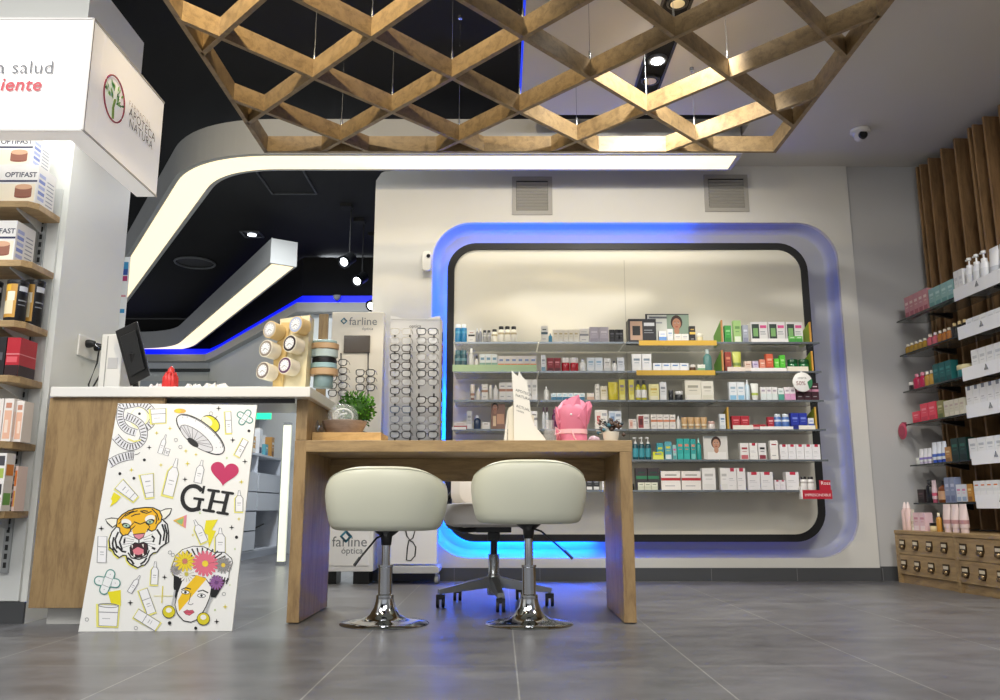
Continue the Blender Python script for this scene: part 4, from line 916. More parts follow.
# red bow, tissues and papers
a = ony(170, 388, 3.6); t = thing('red_bow', 'red ribbon rosette lying on the white worktop', 'bow', (a.x, 3.6, ZC))
b = MB()
for k in range(9):
    an = 2*PI*k/9; b.lathe([(.002, 0), (.016, .02), (.015, .05), (.002, .068)], M('#d5322f', .4), .02*math.cos(an), .02*math.sin(an), 8)
b.lathe([(.002, .03), (.018, .055), (.014, .078), (.002, .088)], M('#e23b35', .4), 0, 0, 9); b.build('loops', t); t.scale = (1.0, 1.0, 1.4)
b = MB(); b.tube([(.02, 0, .02), (.04, -.01, .012), (.05, -.02, .003)], .003, M('#eeeae6')); b.build('tail', t)
for (u, s_, lb, cat, col) in ((155, .035, 'crumpled white tissue beside the black monitor', 'tissue', '#e9e6e2'), (193, .04, 'loose white paper slips right of the red bow', 'paper', '#efede8'), (215, .06, 'flat white folded leaflet pile in the middle of the worktop', 'paper', '#e6e4df')):
    a = ony(u, 388, 3.62); b = MB(); n = 14; L2 = [[(s_*q_*math.cos(2*PI*k/n)*(1+.25*math.sin(3*k+u)), s_*.8*q_*math.sin(2*PI*k/n)*(1+.2*math.cos(5*k)), z*(1+.4*math.sin(4*k+u))) for k in range(n)] for q_, z in ((1, .0005), (.85, .022), (.6, .036), (.1, .03))]
    L2[0] = [(x, y, 0) for x, y, z in L2[0]]
    loft(b, L2, M(col, .6), False); b.add(L2[-1], [tuple(range(n))], M(col, .6)); o = b.build('paper_pile' if cat == 'paper' else 'tissue', None, 0, (a.x, 3.62, ZC)); tag(o, lb, cat)
a = ony(228, 388, 3.66); c = ony(262, 388, 3.66); t = thing('mint_folder', 'flat mint green folder left of the watch display', 'folder', (a.x, 3.66, ZC))
b = MB(); b.box(0, c.x-a.x, 0, .14, 0, .026, M('#9fe0c4', .4)); b.build('cover', t); b = MB(); b.box(.01, c.x-a.x-.01, .001, .13, .026, .034, M('#eef3f0')); add_text(b, 'APO', .016, (.03, -.0015, .012), (1, 0, 0), (0, 0, 1), M('#2a6a55')); b.build('sheet', t)
# watch / bracelet tower
a = ony(300, 388, 3.62); t = thing('watch_display', 'cream cardboard tower display holding six round watch boxes', 'display stand', (a.x, 3.62, ZC))
CB = M('#e9dfba', .5); CB2 = M('#d9bd7c', .5)
def wl(u, v, Y): p = ony(u, v, Y); return (p.x-a.x, p.z-ZC)
pts = [wl(281, 388, 3.62), wl(305, 388, 3.62), wl(309, 330, 3.62), wl(310, 315, 3.62), wl(280, 319, 3.62)]
pts = [(p[0], max(p[1], 0)) for p in pts]; b = MB(); b.prism(pts, 'y', 0, .09, CB); b.build('tower', t)
b = MB(); q_ = [wl(272, 388, 3.6), wl(282, 388, 3.6), wl(289, 322, 3.6), wl(281, 322, 3.6), wl(273, 360, 3.6)]; q_ = [(p[0], max(0, p[1])) for p in q_]; b.prism(q_, 'y', -.012, 0, CB2); b.build('side_flap', t)
for i, (u, v, col) in enumerate(((299, 325, '#a9b9dc'), (293, 344, '#2a2024'), (288, 366, '#5c3a5a'), (273, 330, '#b9b3ad'), (269, 349, '#8d8378'), (266, 371, '#7b7069'))):
    p = wl(u, v, 3.56);
    cx_, cz_ = p; rr_ = .039
    ax = Vector((-.55, -1, .1)).normalized(); e1 = ax.cross(Vector((0, 0, 1))).normalized(); e2 = ax.cross(e1)
    def cyl(b, r0, r1, d0, d1, m, n=24):
        c0 = Vector((cx_, -.035, cz_)); L_ = [[c0+ax*d_+e1*r_*math.cos(2*PI*k/n)+e2*r_*math.sin(2*PI*k/n) for k in range(n)] for r_, d_ in ((r0, d0), (r1, d1))]
        loft(b, L_, m); b.add(L_[0], [tuple(range(n))], m); b.add(L_[1], [tuple(range(n))], m)
    b = MB(); cyl(b, rr_*.95, rr_, -.03, .03, M('#ece6d4' if i % 3 else '#e2c68c', .4)); tag_ = b.build('watch_box', t)
    b = MB(); cyl(b, rr_*.9, rr_*.9, .03, .032, M(col, .35)); cyl(b, rr_*.66, rr_*.66, .032, .033, M('#e6e8ec', .3)); 
    c0 = Vector((cx_, -.035, cz_))+ax*.0335
    for aa in (40, 150): b.tube([c0, c0+e1*.016*math.cos(R(aa))+e2*.016*math.sin(R(aa))], .0009, BLACK, 5)
    for kk in range(12): q0 = c0+e1*rr_*.6*math.cos(R(30*kk))+e2*rr_*.6*math.sin(R(30*kk)); q1 = c0+e1*rr_*.5*math.cos(R(30*kk))+e2*rr_*.5*math.sin(R(30*kk)); b.tube([q0, q1], .0008, BLACK, 4)
    b.build('dial', tag_)
a = ony(324, 388, 3.74); t = thing('bracelet_cushion', 'curved tan display holder with black bracelet behind watch tower', 'display stand', (a.x, 3.72, ZC))
for k, (v0, v1, col, r_) in enumerate(((388, 376, '#7f9aa0', .045), (376, 369, '#c5a581', .066), (369, 363.5, '#9fc3cb', .06), (363.5, 358, '#101012', .055), (358, 350, '#b9cdd0', .062), (350, 344, '#c5a581', .066), (344, 341, '#a9cbd2', .056))):
    z0_, z1_ = max(0, ony(322, v0, 3.72).z-ZC), ony(322, v1, 3.72).z-ZC
    b = MB(); b.lathe([(r_*.93, z0_+.0005), (r_, z0_+.003), (r_, z1_-.003), (r_*.93, z1_-.0005)], M(col, .4), n=28, sy=.8); b.build(['base', 'roll', 'band', 'bracelet', 'band', 'roll', 'cap'][k], t)
# brown upright post in the back room
a = ony(322.5, 342, 5.9); t = thing('wooden_post', 'short brown upright board behind the watch display', 'board', (a.x, 5.9, 0)); b = MB(); b.box(-.033, .033, 0, .03, 0, ony(322, 314, 5.9).z, OAKV); b.build('board', t)
b = MB(); b.box(-.08, .08, -.04, .07, 0, .02, OAKV); b.build('foot', t)
# ================================================================== SPECTACLE STANDS
def glasses_mesh(key, col, w=.135, h=.038):
    k_ = ('glasses', key)
    if k_ in MC: return MC[k_]
    b = MB(); m = M(col, .25); lw = w*.41
    for s in (-1, 1):
        cx_ = s*w*.265; pts = [(cx_+p[0], 0, p[1]) for p in rrect(-lw/2, lw/2, -h/2, h/2, (h*.46, h*.46, h*.3, h*.3), 4)]
        b.tube(pts, .0031 if int(col[1:3], 16) < 0x60 else .0022, m, 6, True); b.tube([(s*w*.47, 0, h*.3), (s*w*.5, .006, h*.32), (s*w*.49, .06, h*.3), (s*w*.48, .10, h*.1)], .002, m, 5)
    b.tube([(-w*.06, 0, h*.1), (0, -.002, h*.22), (w*.06, 0, h*.1)], .002, m, 6); MC[k_] = b.mesh('eyeglasses')
    b = MB()
    for s in (-1, 1):
        cx_ = s*w*.265; pts = [(cx_+p[0], .0005, p[1]) for p in rrect(-lw/2, lw/2, -h/2, h/2, (h*.46, h*.46, h*.3, h*.3), 4)]; b.add(pts, [tuple(range(len(pts)))], LENS)
    MC[('lens', key)] = b.mesh('lenses'); return MC[k_]
def glasses(x, y, z, col, label, w=.135, h=.038, grp=None):
    key = (col, w, h); me = glasses_mesh(key, col, w, h); o = put(me, 'eyeglasses', (x, y, z)); tag(o, label, 'glasses', grp)
    put(MC[('lens', key)], 'lenses', parent=o)
YR = 5.22; xa, xb = ony(390.5, 320, YR).x, ony(440, 320, YR).x; zt_ = ony(412, 316.5, YR).z; zb = ony(412, 564, YR).z
t = thing('spectacle_rack', 'tall white rack of spectacle frames on a castor base', 'display stand', ((xa+xb)/2, YR, 0)); w = (xb-xa)/2
RK = M('#cfd0d2', .35)
b = MB(); b.box(-w, w, 0, .10, zb, zt_-.02, RK); b.build('column', t, .002)
b = MB(); b.prism([(-w, zt_-.02), (w, zt_-.02), (w, zt_+.005), (w*.8, zt_), (w*.5, zt_-.015), (-w*.5, zt_-.015), (-w*.8, zt_), (-w, zt_+.005)], 'y', -.002, .1, M('#e6e6e4')); add_text(b, 'optica', .032, (0, -.003, zt_-.075), (1, 0, 0), (0, 0, 1), M('#55575a'), align='CENTER'); b.build('header', t)
b = MB(); b.box(w, w+.012, .0, .1, .45, zt_-.02, M('#b9b3b0')); 
for k in range(14): b.box(w+.012, w+.016, .02, .08, .5+k*.08, .55+k*.08, M(['#8a4a3a', '#3f6a8f', '#b8a04a', '#7a3a5a'][k % 4]))
b.build('side_strip', t)
b = MB(); b.box(-w, w, -.004, 0, zb, ony(412, 527, YR).z, M('#e3e2e4')); 
gx = [(409, 527), (405, 535), (409, 540), (416, 534), (416, 527)]; lc = lambda u, v: (ony(u, v, YR).x-(xa+xb)/2, -.006, ony(u, v, YR).z)
b.tube([lc(*p) for p in ((405, 527), (407, 536), (410, 540), (413, 538), (416, 528))], .004, BLACK, 6); b.tube([lc(*p) for p in ((409, 540), (407.5, 548), (406.5, 560), (411, 560.5), (415, 556), (416, 547), (413, 542), (409, 540))], .004, BLACK, 6); b.build('lower_panel', t)
b = MB(); b.prism(rrect(-w*1.1, w*1.12, -.0, .045, .018, 4), 'y', -.03, .17, M('#b4b6b8', .3)); bs = b.build('base', t, .004); bs.location.z = zb-.055
for s in (-1, 1):
    for yy in (0, .14):
        b = MB(); b.lathe([(.02, -.01), (.024, 0), (.02, .01)], M('#8f9194', .3), s*w, yy, 16, axis='x', cz=.0245); b.box(s*w-.006, s*w+.006, yy-.008, yy+.008, .03, zb-.05, STEEL); b.build('castor', t)
vs = [334, 343, 350.5, 359, 367.5, 375.5, 384, 392.5, 401.5, 411, 420.5, 428.5, 436]; cols1 = ['#c9c4bb', '#c9c4bb', '#54514e', '#2b2828', '#33211f', '#3f3c3c', '#9a9490', '#2d2a2d', '#a8a29c', '#5d6a82', '#8f95a8', '#7d7a7a', '#29272a']
cols2 = ['#33373f', '#8a8a8e', '#1c1d20', '#a9a49d', '#35353a', '#2b2b30', '#7f7f86', None, '#2b1f1f', '#3a3236', '#a9a6a4', '#8b8b90', '#2c2c30']
ordi = ['top', 'second', 'third', 'fourth', 'fifth', 'sixth', 'seventh', 'eighth', 'ninth', 'tenth', 'eleventh', 'twelfth', 'bottom']
cn = lambda c_: 'dark' if int(c_[1:3], 16) < 0x60 else 'pale'
for k, v in enumerate(vs):
    for cols, uu, cname in ((cols1, 402, 'left'), (cols2, 428, 'right')):
        if cols[k]:
            p = ony(uu, v, YR-.03); glasses(p.x, YR-.105, p.z, cols[k], '%s-rimmed spectacles, %s in the %s column of the rack' % (cn(cols[k]), ordi[k], cname), .138, .042, 'spectacles on the white rack')
    b = MB()
    for uu in (395, 410, 419, 434): p = ony(uu, v+3, YR); b.box(p.x-(xa+xb)/2-.005, p.x-(xa+xb)/2+.005, -.012, 0, p.z-.012, p.z+.012, BLACK)
    b.build('peg_row', t)
YQ = 5.28; xa, xb = ony(332, 320, YQ).x, ony(384, 320, YQ).x; xm = (xa+xb)/2; w = (xb-xa)/2; ztop = ony(358, 312, YQ).z
t = thing('optician_display', 'tall cream optician display with screen and two glasses rods', 'display stand', (xm, YQ, 0)); CR = M('#e7e2d6', .4)
lc = lambda u, v, y=0: (ony(u, v, YQ).x-xm, y, ony(u, v, YQ).z)
b = MB(); b.box(-w, w, 0, .10, .5, ztop, CR); b.build('upper_panel', t, .003)
b = MB(); b.box(-w-.02, w-.02, -.06, .12, .075, .5, M('#e9e8e6', .35)); cab = b.build('cabinet', t, .004)
b = MB(); b.box(-w+.0, w-.045, -.066, -.06, .11, .49, M('#efeeec', .3)); b.build('door', cab, .002)
b = MB(); b.lathe([(.008, -.075), (.009, -.066)], BLACK, w-.06, 0, 10, axis='y', cz=.33); b.build('lock', cab)
for s in (-1, 1):
    b = MB(); b.box(s*(w-.07)-.05-.02, s*(w-.07)+.05-.02, -.05, .1, 0, .075, BLACK); b.build('foot', t)
# logos
LG = M('#2f7d93', .4); TX = M('#7a7d80', .4)
def diamond(b, cx_, cz_, s, y):
    b.add([(cx_, y, cz_+s), (cx_-s, y, cz_), (cx_-s*.55, y, cz_), (cx_, y, cz_+s*.55)], [(0, 1, 2, 3)], LG); b.add([(cx_-s, y, cz_), (cx_, y, cz_-s), (cx_, y, cz_-s*.55), (cx_-s*.55, y, cz_)], [(0, 1, 2, 3)], M('#1f4f63', .4))
    b.add([(cx_, y, cz_-s), (cx_+s, y, cz_), (cx_+s*.55, y, cz_), (cx_, y, cz_-s*.55)], [(0, 1, 2, 3)], LG); b.add([(cx_+s, y, cz_), (cx_, y, cz_+s), (cx_, y, cz_+s*.4), (cx_+s*.4, y, cz_)], [(0, 1, 2, 3)], M('#1f4f63', .4))
b = MB(); p = lc(344, 321); diamond(b, p[0], p[2], .024, -.002); p = lc(349, 325); add_text(b, 'farline', .075, (p[0], -.002, p[2]), (1, 0, 0), (0, 0, 1), TX); p = lc(362, 330); add_text(b, 'óptica', .03, (p[0], -.002, p[2]), (1, 0, 0), (0, 0, 1), TX)
b.build('logo', t)
b = MB(); p = lc(348, 536); diamond(b, p[0], p[2], .04, -.0675); p = lc(334, 546); add_text(b, 'farline', .088, (p[0], -.0675, p[2]), (1, 0, 0), (0, 0, 1), TX); p = lc(343, 553); add_text(b, 'óptica', .055, (p[0], -.0675, p[2]), (1, 0, 0), (0, 0, 1), TX); b.build('logo', t)
p0, p1 = lc(344, 353), lc(370.5, 336); b = MB(); b.box(p0[0], p1[0], -.02, 0, p0[2], p1[2], M('#4b4238', .15)); b.build('mirror', t, .002)
for nm, uu, ks, dx in (('left', 341.5, [366, 374, 381, 388.5, 396], 0), ('right', 368.5, [376, 383, 390.5], 0)):
    pa_, pb2 = lc(uu, 354, -.02), lc(uu, 408, -.02); b = MB(); b.tube([pa_, pb2], .004, BLACK); b.tube([(pa_[0], -.02, pa_[2]), (pa_[0], 0, pa_[2])], .004, BLACK); b.tube([(pb2[0], -.02, pb2[2]), (pb2[0], 0, pb2[2])], .004, BLACK); b.build('rod', t)
    for k, v in enumerate(ks):
        q_ = lc(uu, v); glasses(xm+q_[0], YQ-.13, q_[2], '#2b2b2e', 'dark spectacles, %s on the %s rod of optician display' % (['top', 'second', 'third', 'fourth', 'bottom'][k] if len(ks) == 5 else ['top', 'middle', 'bottom'][k], nm), .125, .04, 'spectacles on the optician display rods')
# ================================================================== BACK ROOM, SEEN UNDER THE COUNTER
pA = Vector((-2.295, 7.3, 0)); ang = PI/2; L_ = 1.4
t = thing('drawer_cabinet', 'white drawer cabinet with two open cubbies in the back room', 'cabinet', pA, ang)
zt_ = onx(262, 454, -2.295).z; DW = M('#cdd2dc', .4); DG = M('#aab0bd', .4)
b = MB(); b.box(-.5, L_, .012, .45, 0, .06, DG); b.build('plinth', t)
b = MB(); b.box(-.5, L_, .3, .45, .06, zt_, DW); [b.box(x-.012, x, .012, .3, .06, zt_, DW) for x in (-.488, -.02, L_*.42, L_)]; b.box(-.5, L_, .012, .3, zt_-.02, zt_, DW); b.box(-.5, L_, .012, .3, .06, .075, DW); b.build('body', t)
hh = (zt_-.08)/5
for ci, (xa_, xb_) in enumerate(((-.018, L_*.42-.014), (L_*.42+.002, L_-.014))):
    rows = range(0, 4) if ci == 0 else (2, 3)
    for r_ in rows: 
        b = MB(); b.box(xa_+.004, xb_-.004, 0, .012, .08+hh*r_, .08+hh*(r_+1)-.012, DW); b.build('drawer', t)
b = MB(); b.box(-.018, L_-.014, .02, .29, .08+hh*4-.012, .08+hh*4, DW); b.build('shelf', t)
b = MB(); b.box(L_*.42+.01, L_-.03, .28, .295, .08, .08+hh*2, M('#2b2f36')); b.tube([(L_*.6, .1, .09), (L_*.7, .15, .25), (L_*.85, .1, .3)], .006, BLACK); b.build('dark_recess', t)
random.seed(3); cc = ['#c9354a', '#3a7fb0', '#e9e4da', '#7a5230', '#d9a24a', '#3b3b40', '#e0e4ea', '#8d2f3a', '#5fa8b8', '#efefec', '#b98a4a', '#2f3c66']
cw = ['red', 'blue', 'ivory', 'brown', 'ochre', 'charcoal', 'pale grey', 'wine red', 'aqua', 'white', 'tan', 'navy']
for k in range(12):
    s_ = .05+(L_-.1)*k/12; hh2 = .08+.12*random.random() if k % 3 else .24+.18*random.random()
    o = product('carton', .09, hh2, .07, (cc[k], '#e9e9e6', cc[(k+5) % 12]), (pA.x-.03-.1*(k % 2), pA.y+s_, zt_+.0005), ang); tag(o, '%s carton standing on the back room drawer cabinet' % cw[k], 'box')
# shelves with goods behind the cabinet: a back shelf unit
Yk = 9.3; xa, xb = ony(236, 440, Yk).x, ony(306, 440, Yk).x
t = thing('back_shelf_unit', 'white back room shelf unit full of small colourful goods', 'shelf unit', (xa, Yk, 0))
b = MB(); b.box(-.3, xb-xa+.5, .3, .32, 0, 1.6, M('#b9bcc0')); b.box(-.3, xb-xa+.5, 0, .3, .0, .05, DW); b.build('back_panel', t)
for z in (.80, 1.12, 1.5): b = MB(); b.box(-.3, xb-xa+.5, 0, .3, z-.02, z, DW); b.build('shelf', t)
random.seed(11)
for zi, z in enumerate((.80, 1.12)):
    for k in range(9):
        ww = .065+.02*random.random(); hv = .12+.14*random.random(); ci = (k*5+zi*3) % 12
        kd = ['carton', 'bottle', 'carton'][k % 3]; cols = (cc[ci], '#ecebe7', cc[(ci+4) % 12]) if kd == 'carton' else (cc[ci], '#ecebe7')
        o = product(kd, ww, hv, .04, cols, (xa+.02+k*.095, Yk+.06, z+.0005), 0)
        tag(o, '%s %s, %s on %s back room shelf' % (cw[ci], kd.replace('carton', 'box'), ['leftmost', 'second', 'third', 'fourth', 'fifth', 'sixth', 'seventh', 'eighth', 'rightmost'][k], ['lower', 'upper'][zi]), CAT[kd])
p = ony(255, 419, 7.0); q_ = ony(271, 412, 7.0); t = thing('pharmacy_sign', 'green glowing light bar sign in the back room', 'sign', (p.x, 7.0, p.z)); b = MB(); b.box(0, q_.x-p.x, 0, .02, 0, q_.z-p.z, M('#1fd08a', .4, emit=1.2)); b.build('light', t)
b = MB(); b.box(.02, .04, .02, .2, .01, .03, STEEL); b.build('bracket', t)
p = onz(281, 565); t = thing('light_column', 'slim upright white light tube standing by drawer cabinet', 'lamp', (p.x, p.y, 0))
b = MB(); b.box(-.035, .035, -.035, .035, 0, .03, STEEL); b.build('base', t); b = MB(); b.box(-.03, .03, -.02, .02, .03, 1.15, M('#eef2d8', .4, emit=.55)); b.build('tube', t); b = MB(); b.box(-.032, .032, -.022, .022, 1.15, 1.17, STEEL); b.build('cap', t)
# rail and ledge on the far wall, downlights in the black ceiling
fy = Pth[0].y+.1
t = thing('wall_rail', 'thin dark rail running along the pale far wall', 'rail', (-5, fy-.0, 0)); za = ony(180, 370.5, fy).z; b = MB(); b.box(-3, 1.0, -.04, .015, za-.02, za+.02, M('#3c4144')); b.build('rail', t)
za = ony(180, 381, fy-.3).z; t = thing('far_wall_ledge', 'pale grey ledge below the rail on the far wall', 'shelf', (-5, fy-.3, 0)); b = MB(); b.box(-3, 1.2, 0, .32, za-.14, za, M('#b7c0c6')); b.build('ledge', t)
def ring_vent(u, v, label):
    p = onz(u, v, 3.15); t = thing('ceiling_speaker', label, 'ceiling speaker', p); r_ = .125*p.y/5.2
    b = MB(); pts = [(r_*math.cos(2*PI*k/40), r_*math.sin(2*PI*k/40), -.012) for k in range(40)]; b.tube(pts, .012, M('#6d7073', .5), 6, True); b.build('rim', t)
    b = MB(); b.lathe([(r_*.9, -.004), (r_*.9, -.002)], M('#141416'), n=36); b.build('grille', t)
ring_vent(195, 262, 'round black ceiling vent between the two grey light beams'); ring_vent(255, 307, 'round black ceiling vent right of the short grey beam')
for u, v, s, lb in ((286, 182, .28, 'black ceiling hatch with grey rim behind the long beam'),):
    p = onz(u, v-2, 3.15); t = thing('ceiling_hatch', lb, 'hatch', p); b = MB(); lo = rrect(-.2, .2, -.3, .3, .01, 1); li = rrect(-.185, .185, -.285, .285, .01, 1); loft(b, [[(q[0], q[1], z) for q in l_] for l_, z in ((lo, 0), (lo, -.012), (li, -.012), (li, 0))], M('#2b2e32'), False); b.build('rim', t)
for u, v, lb in ((252, 234, 'small square recessed spotlight in black ceiling above short beam'), (206, 338, 'square recessed spotlight in black ceiling near the blue line')):
    p = onz(u, v, 3.15); t = thing('recessed_spotlight', lb, 'ceiling light', p); s = .1 if v < 300 else .16
    b = MB(); lo = rrect(-s, s, -s, s, .01, 1); li = rrect(-s*.85, s*.85, -s*.85, s*.85, .01, 1); loft(b, [[(q[0], q[1], z) for q in l_] for l_, z in ((lo, 0), (lo, -.01), (li, -.01), (li, 0))], M('#54575a'), False); b.build('rim', t)
    b = MB(); b.lathe([(s*.45, -.012), (s*.4, -.004)], M('#eef4ff', .4, emit=4), n=16); b.build('lamp', t)
for u, v, lb in ((344, 262, 'left black track spotlight with lit face in the back room'), (357, 281, 'middle black track spotlight with lit face in the back room'), (371, 306, 'right black track spotlight beside the niche wall')):
    p = ony(u, v, 7.0+(u-344)*.03); t = thing('track_spotlight', lb, 'spotlight', p); b = MB(); ax = Vector((-.3, -.75, -.5)).normalized(); e1 = ax.cross(Vector((0, 0, 1))).normalized(); e2 = ax.cross(e1); L2 = []
    for r_, d_ in ((.03, .16), (.05, .14), (.052, .02), (.06, 0)): L2.append([-ax*d_+e1*r_*math.cos(2*PI*k/20)+e2*r_*math.sin(2*PI*k/20) for k in range(20)])
    loft(b, L2, BLACK); b.add(L2[0], [tuple(range(20))], BLACK); b.build('head', t)
    b = MB(); b.add([v_*.62+ax*.001 for v_ in L2[-1]], [tuple(range(20))], M('#f2f6ff', .3, emit=5)); b.build('lens', t); b = MB(); b.tube([-ax*.1, -ax*.1+Vector((0, 0, 3.15-p.z-.02*1))], .006, M('#040405', .8)); b.box(-.05, .05, -.02, .1, 3.15-p.z-.03, 3.15-p.z, M('#040405', .8)); b.build('stem', t)
p = ony(337, 296, Pth[3].y+.02); t = thing('security_camera', 'small grey dome camera under the blue line in the back room', 'camera', p); b = MB(); b.lathe([(.015, -.05), (.035, -.03), (.045, 0), (.03, .005)], M('#a9adb1'), n=18); b.build('dome', t); b = MB(); b.box(-.03, .03, .0, .10, -.01, .02, M('#2a2b2d')); b.build('bracket', t)
# ================================================================== LIGHTBOX SIGN
sx, sy0, sy1 = -1.585, 2.90, 3.578; z0_, z1_ = 1.869, 2.335
t = thing('lightbox_sign', 'white glowing box sign with printed lettering above left shelves', 'sign', (sx, sy0, z0_))
SG = M('#f4f1ee', .35, emit=.22); b = MB(); b.box(-1.6, 0, 0, .09, 0, z1_-z0_, SG); b.build('front_box', t); b = MB(); b.box(-.09, 0, .0905, sy1-sy0, 0, z1_-z0_, SG); b.build('side_box', t); b = MB(); b.box(-1.6, -.0905, .0905, .57, .40, .42, M('#eceae6', .4)); b.build('top_panel', t)
b = MB(); GRY = M('#b9b7b4', .4); e = .004; Hs = z1_-z0_
b.box(-e, e, -e, e, 0, Hs, GRY); b.box(-1.6, 0, -e, 0, -e, e, GRY); b.box(0, e, 0, sy1-sy0, -e, e, GRY); b.box(-1.6, 0, -e, 0, Hs-e, Hs+e, GRY); b.box(0, e, 0, sy1-sy0, Hs-e, Hs+e, GRY); b.build('edge_trim', t)
b = MB(); p = ony(0, 74, sy0); q_ = ony(0, 91, sy0)
add_text(b, 'a salud', .077, (p.x-sx-.012, -.0055, p.z-z0_), (1, 0, 0), (0, 0, 1), M('#55585e'), space=1.04); b.build('lettering', t); b = MB(); add_text(b, 'iente', .076, (q_.x-sx, -.0055, q_.z-z0_), (1, 0, 0), (0, 0, 1), M('#b02a3a'), bold=.0015, space=1.04, shear=.15); b.build('lettering', t)
b = MB(); c1 = onx(113, 99, sx); cy_, cz_ = c1.y-sy0, c1.z-z0_; r_ = .095
b.tube([(.006, cy_+r_*.93*math.cos(2*PI*k/40), cz_+r_*math.sin(2*PI*k/40)) for k in range(40)], .0035, M('#a8475a'), 6, True)
random.seed(5)
for k in range(26):
    aa = R(random.uniform(20, 160)); d_ = random.uniform(.02, .075); yy, zz_ = cy_+d_*math.cos(aa), cz_-.03+d_*math.sin(aa)*1.15; s_ = .016; dy_, dz_ = math.cos(aa), math.sin(aa)
    b.add([(.0052+.0001*k, yy, zz_), (.0052+.0001*k, yy+dy_*s_-dz_*.006, zz_+dz_*s_+dy_*.006), (.0052+.0001*k, yy+dy_*s_*2, zz_+dz_*s_*2), (.0052+.0001*k, yy+dy_*s_+dz_*.006, zz_+dz_*s_-dy_*.006)], [(0, 1, 2, 3)], M(random.choice(['#4f9a48', '#7fb86a', '#3a7f4a', '#9fcf7c'])))
b.tube([(.006, cy_+.002, cz_-.085), (.006, cy_-.004, cz_-.04), (.006, cy_+.006, cz_)], .005, M('#8fae5a'), 6); b.build('emblem', t)
b = MB()
for txt, v, col, s_ in (('FARMACIAS', 105, '#c4bfbd', .038), ('APOTECA', 115, '#6d6663', .056), ('NATURA', 126, '#6d6663', .056)):
    p = onx(127.5, v, sx); add_text(b, txt, s_, (.0055, p.y-sy0, p.z-z0_), (0, 1, 0), (0, 0, 1), M(col), space=1.1)
b.build('lettering', t)
# ================================================================== LEFT SHELVES
xs = -1.945
t = thing('shelf_upright', 'slotted steel shelf upright with white back panel at far left', 'shelf upright', (-2.4, 3.46, 0))
b = MB(); b.box(-1.1, .445, .0, .015, .09, 1.86, M('#d5d8d6', .45)); b.build('back_panel', t)
b = MB(); b.box(.365, .395, -.012, 0, .2, 1.86, M('#a9adaf', .35, .5))
for k in range(46): b.box(.374, .386, -.0135, -.012, .22+k*.035, .242+k*.035, M('#26282a'))
b.build('upright', t)
SV = [216.5, 272.5, 330, 382, 444.5, 511]; SL = []
SHN = ['top', 'second', 'third', 'fourth', 'fifth', 'lowest']
for k, v in enumerate(SV):
    z = ony(59-k*6.3, v, 3.44).z; SL.append(z); t = thing('wooden_shelf', '%s oak shelf of the left wall shelving' % SHN[k], 'shelf', (-2.4, 3.45, z), 0, 'oak shelves at far left')
    b = MB(); b.prism([(-1.0, 0), (xs+2.4, 0), (xs+2.4, -.165), (xs+2.4-.03, -.2), (-1.0, -.2)], 'z', -.028, 0, OAKH); b.build('board', t, .002)
    b = MB(); b.prism([(-.005, -.028), (-.19, -.028), (-.19, -.034), (-.005, -.075)], 'x', .375, .38, M('#c9ccce', .3, .5)); b.build('bracket', t)
def lbox(k, u0, u1, vt, Y, base, depth, label, draw, side='#e4e4e6', name='carton', z=None):
    z = SL[k] if z is None else z; xa_, xb_ = ony(u0, SV[k], Y).x, min(ony(u1, SV[k], Y).x, xs-.004); zt = ony(u1, vt, Y).z; h_ = zt-z; w_ = xb_-xa_
    t = MB(); t.box(0, w_, 0, depth, 0, h_, M(base, .4)); draw(t, w_, h_, depth); o = t.build(name, None, 0, (xa_, Y, z)); tag(o, label, 'box'); return z+h_
def dq(b, x0, x1, z0, z1, col, y=-.0006): b.add([(x0, y, z0), (x1, y, z0), (x1, y, z1), (x0, y, z1)], [(0, 1, 2, 3)], M(col, .45))
def dside(b, w, y0, y1, z0, z1, col): b.add([(w+.0006, y0, z0), (w+.0006, y1, z0), (w+.0006, y1, z1), (w+.0006, y0, z1)], [(0, 1, 2, 3)], M(col, .45))
def opti(b, w, h, d):
    x0 = w-.145
    dq(b, 0, w, h*.55, h*.6, '#2b2f52'); add_text(b, 'OPTIFAST', .031, (x0+.005, -.0008, h*.68), (1, 0, 0), (0, 0, 1), M('#3b3f55'), bold=.0006)
    dq(b, x0-.1, w-.006, h*.04, h*.5, '#ece3cf'); n = 20
    for (rx, rz, zc_, col, yy) in ((.036, .008, .17, '#8a5443', -.001), (.036, .012, .42, '#d6a98a', -.0014)): b.add([(w-.055+rx*math.cos(2*PI*k/n), yy, h*zc_+rz*math.sin(2*PI*k/n)) for k in range(n)], [tuple(range(n))], M(col))
    b.add([(w-.091, -.0011, h*.17), (w-.019, -.0011, h*.17), (w-.019, -.0011, h*.4), (w-.091, -.0011, h*.4)], [(0, 1, 2, 3)], M('#94604f'))
    for k in range(5): dside(b, w, d*.08, d*.42, h*(.12+.15*k), h*(.21+.15*k), '#7f8fc9' if k % 2 else '#a9b3da')
    for k in range(7): dside(b, w, d*.52, d*.9, h*(.1+.1*k), h*(.13+.1*k), '#9aa0ad')
z_ = lbox(0, -22, 33.4, 165, 3.275, '#e6e5e4', .14, 'white OPTIFAST box, lower of the stacked pair on top shelf', opti)
lbox(0, -30, 25, 133.5, 3.285, '#e6e5e4', .14, 'white OPTIFAST box, upper of the stacked pair on top shelf', opti, z=z_+.0005)
lbox(1, -42, 11.5, 220.5, 3.27, '#e6e5e4', .14, 'white OPTIFAST box alone on the second left shelf', opti)
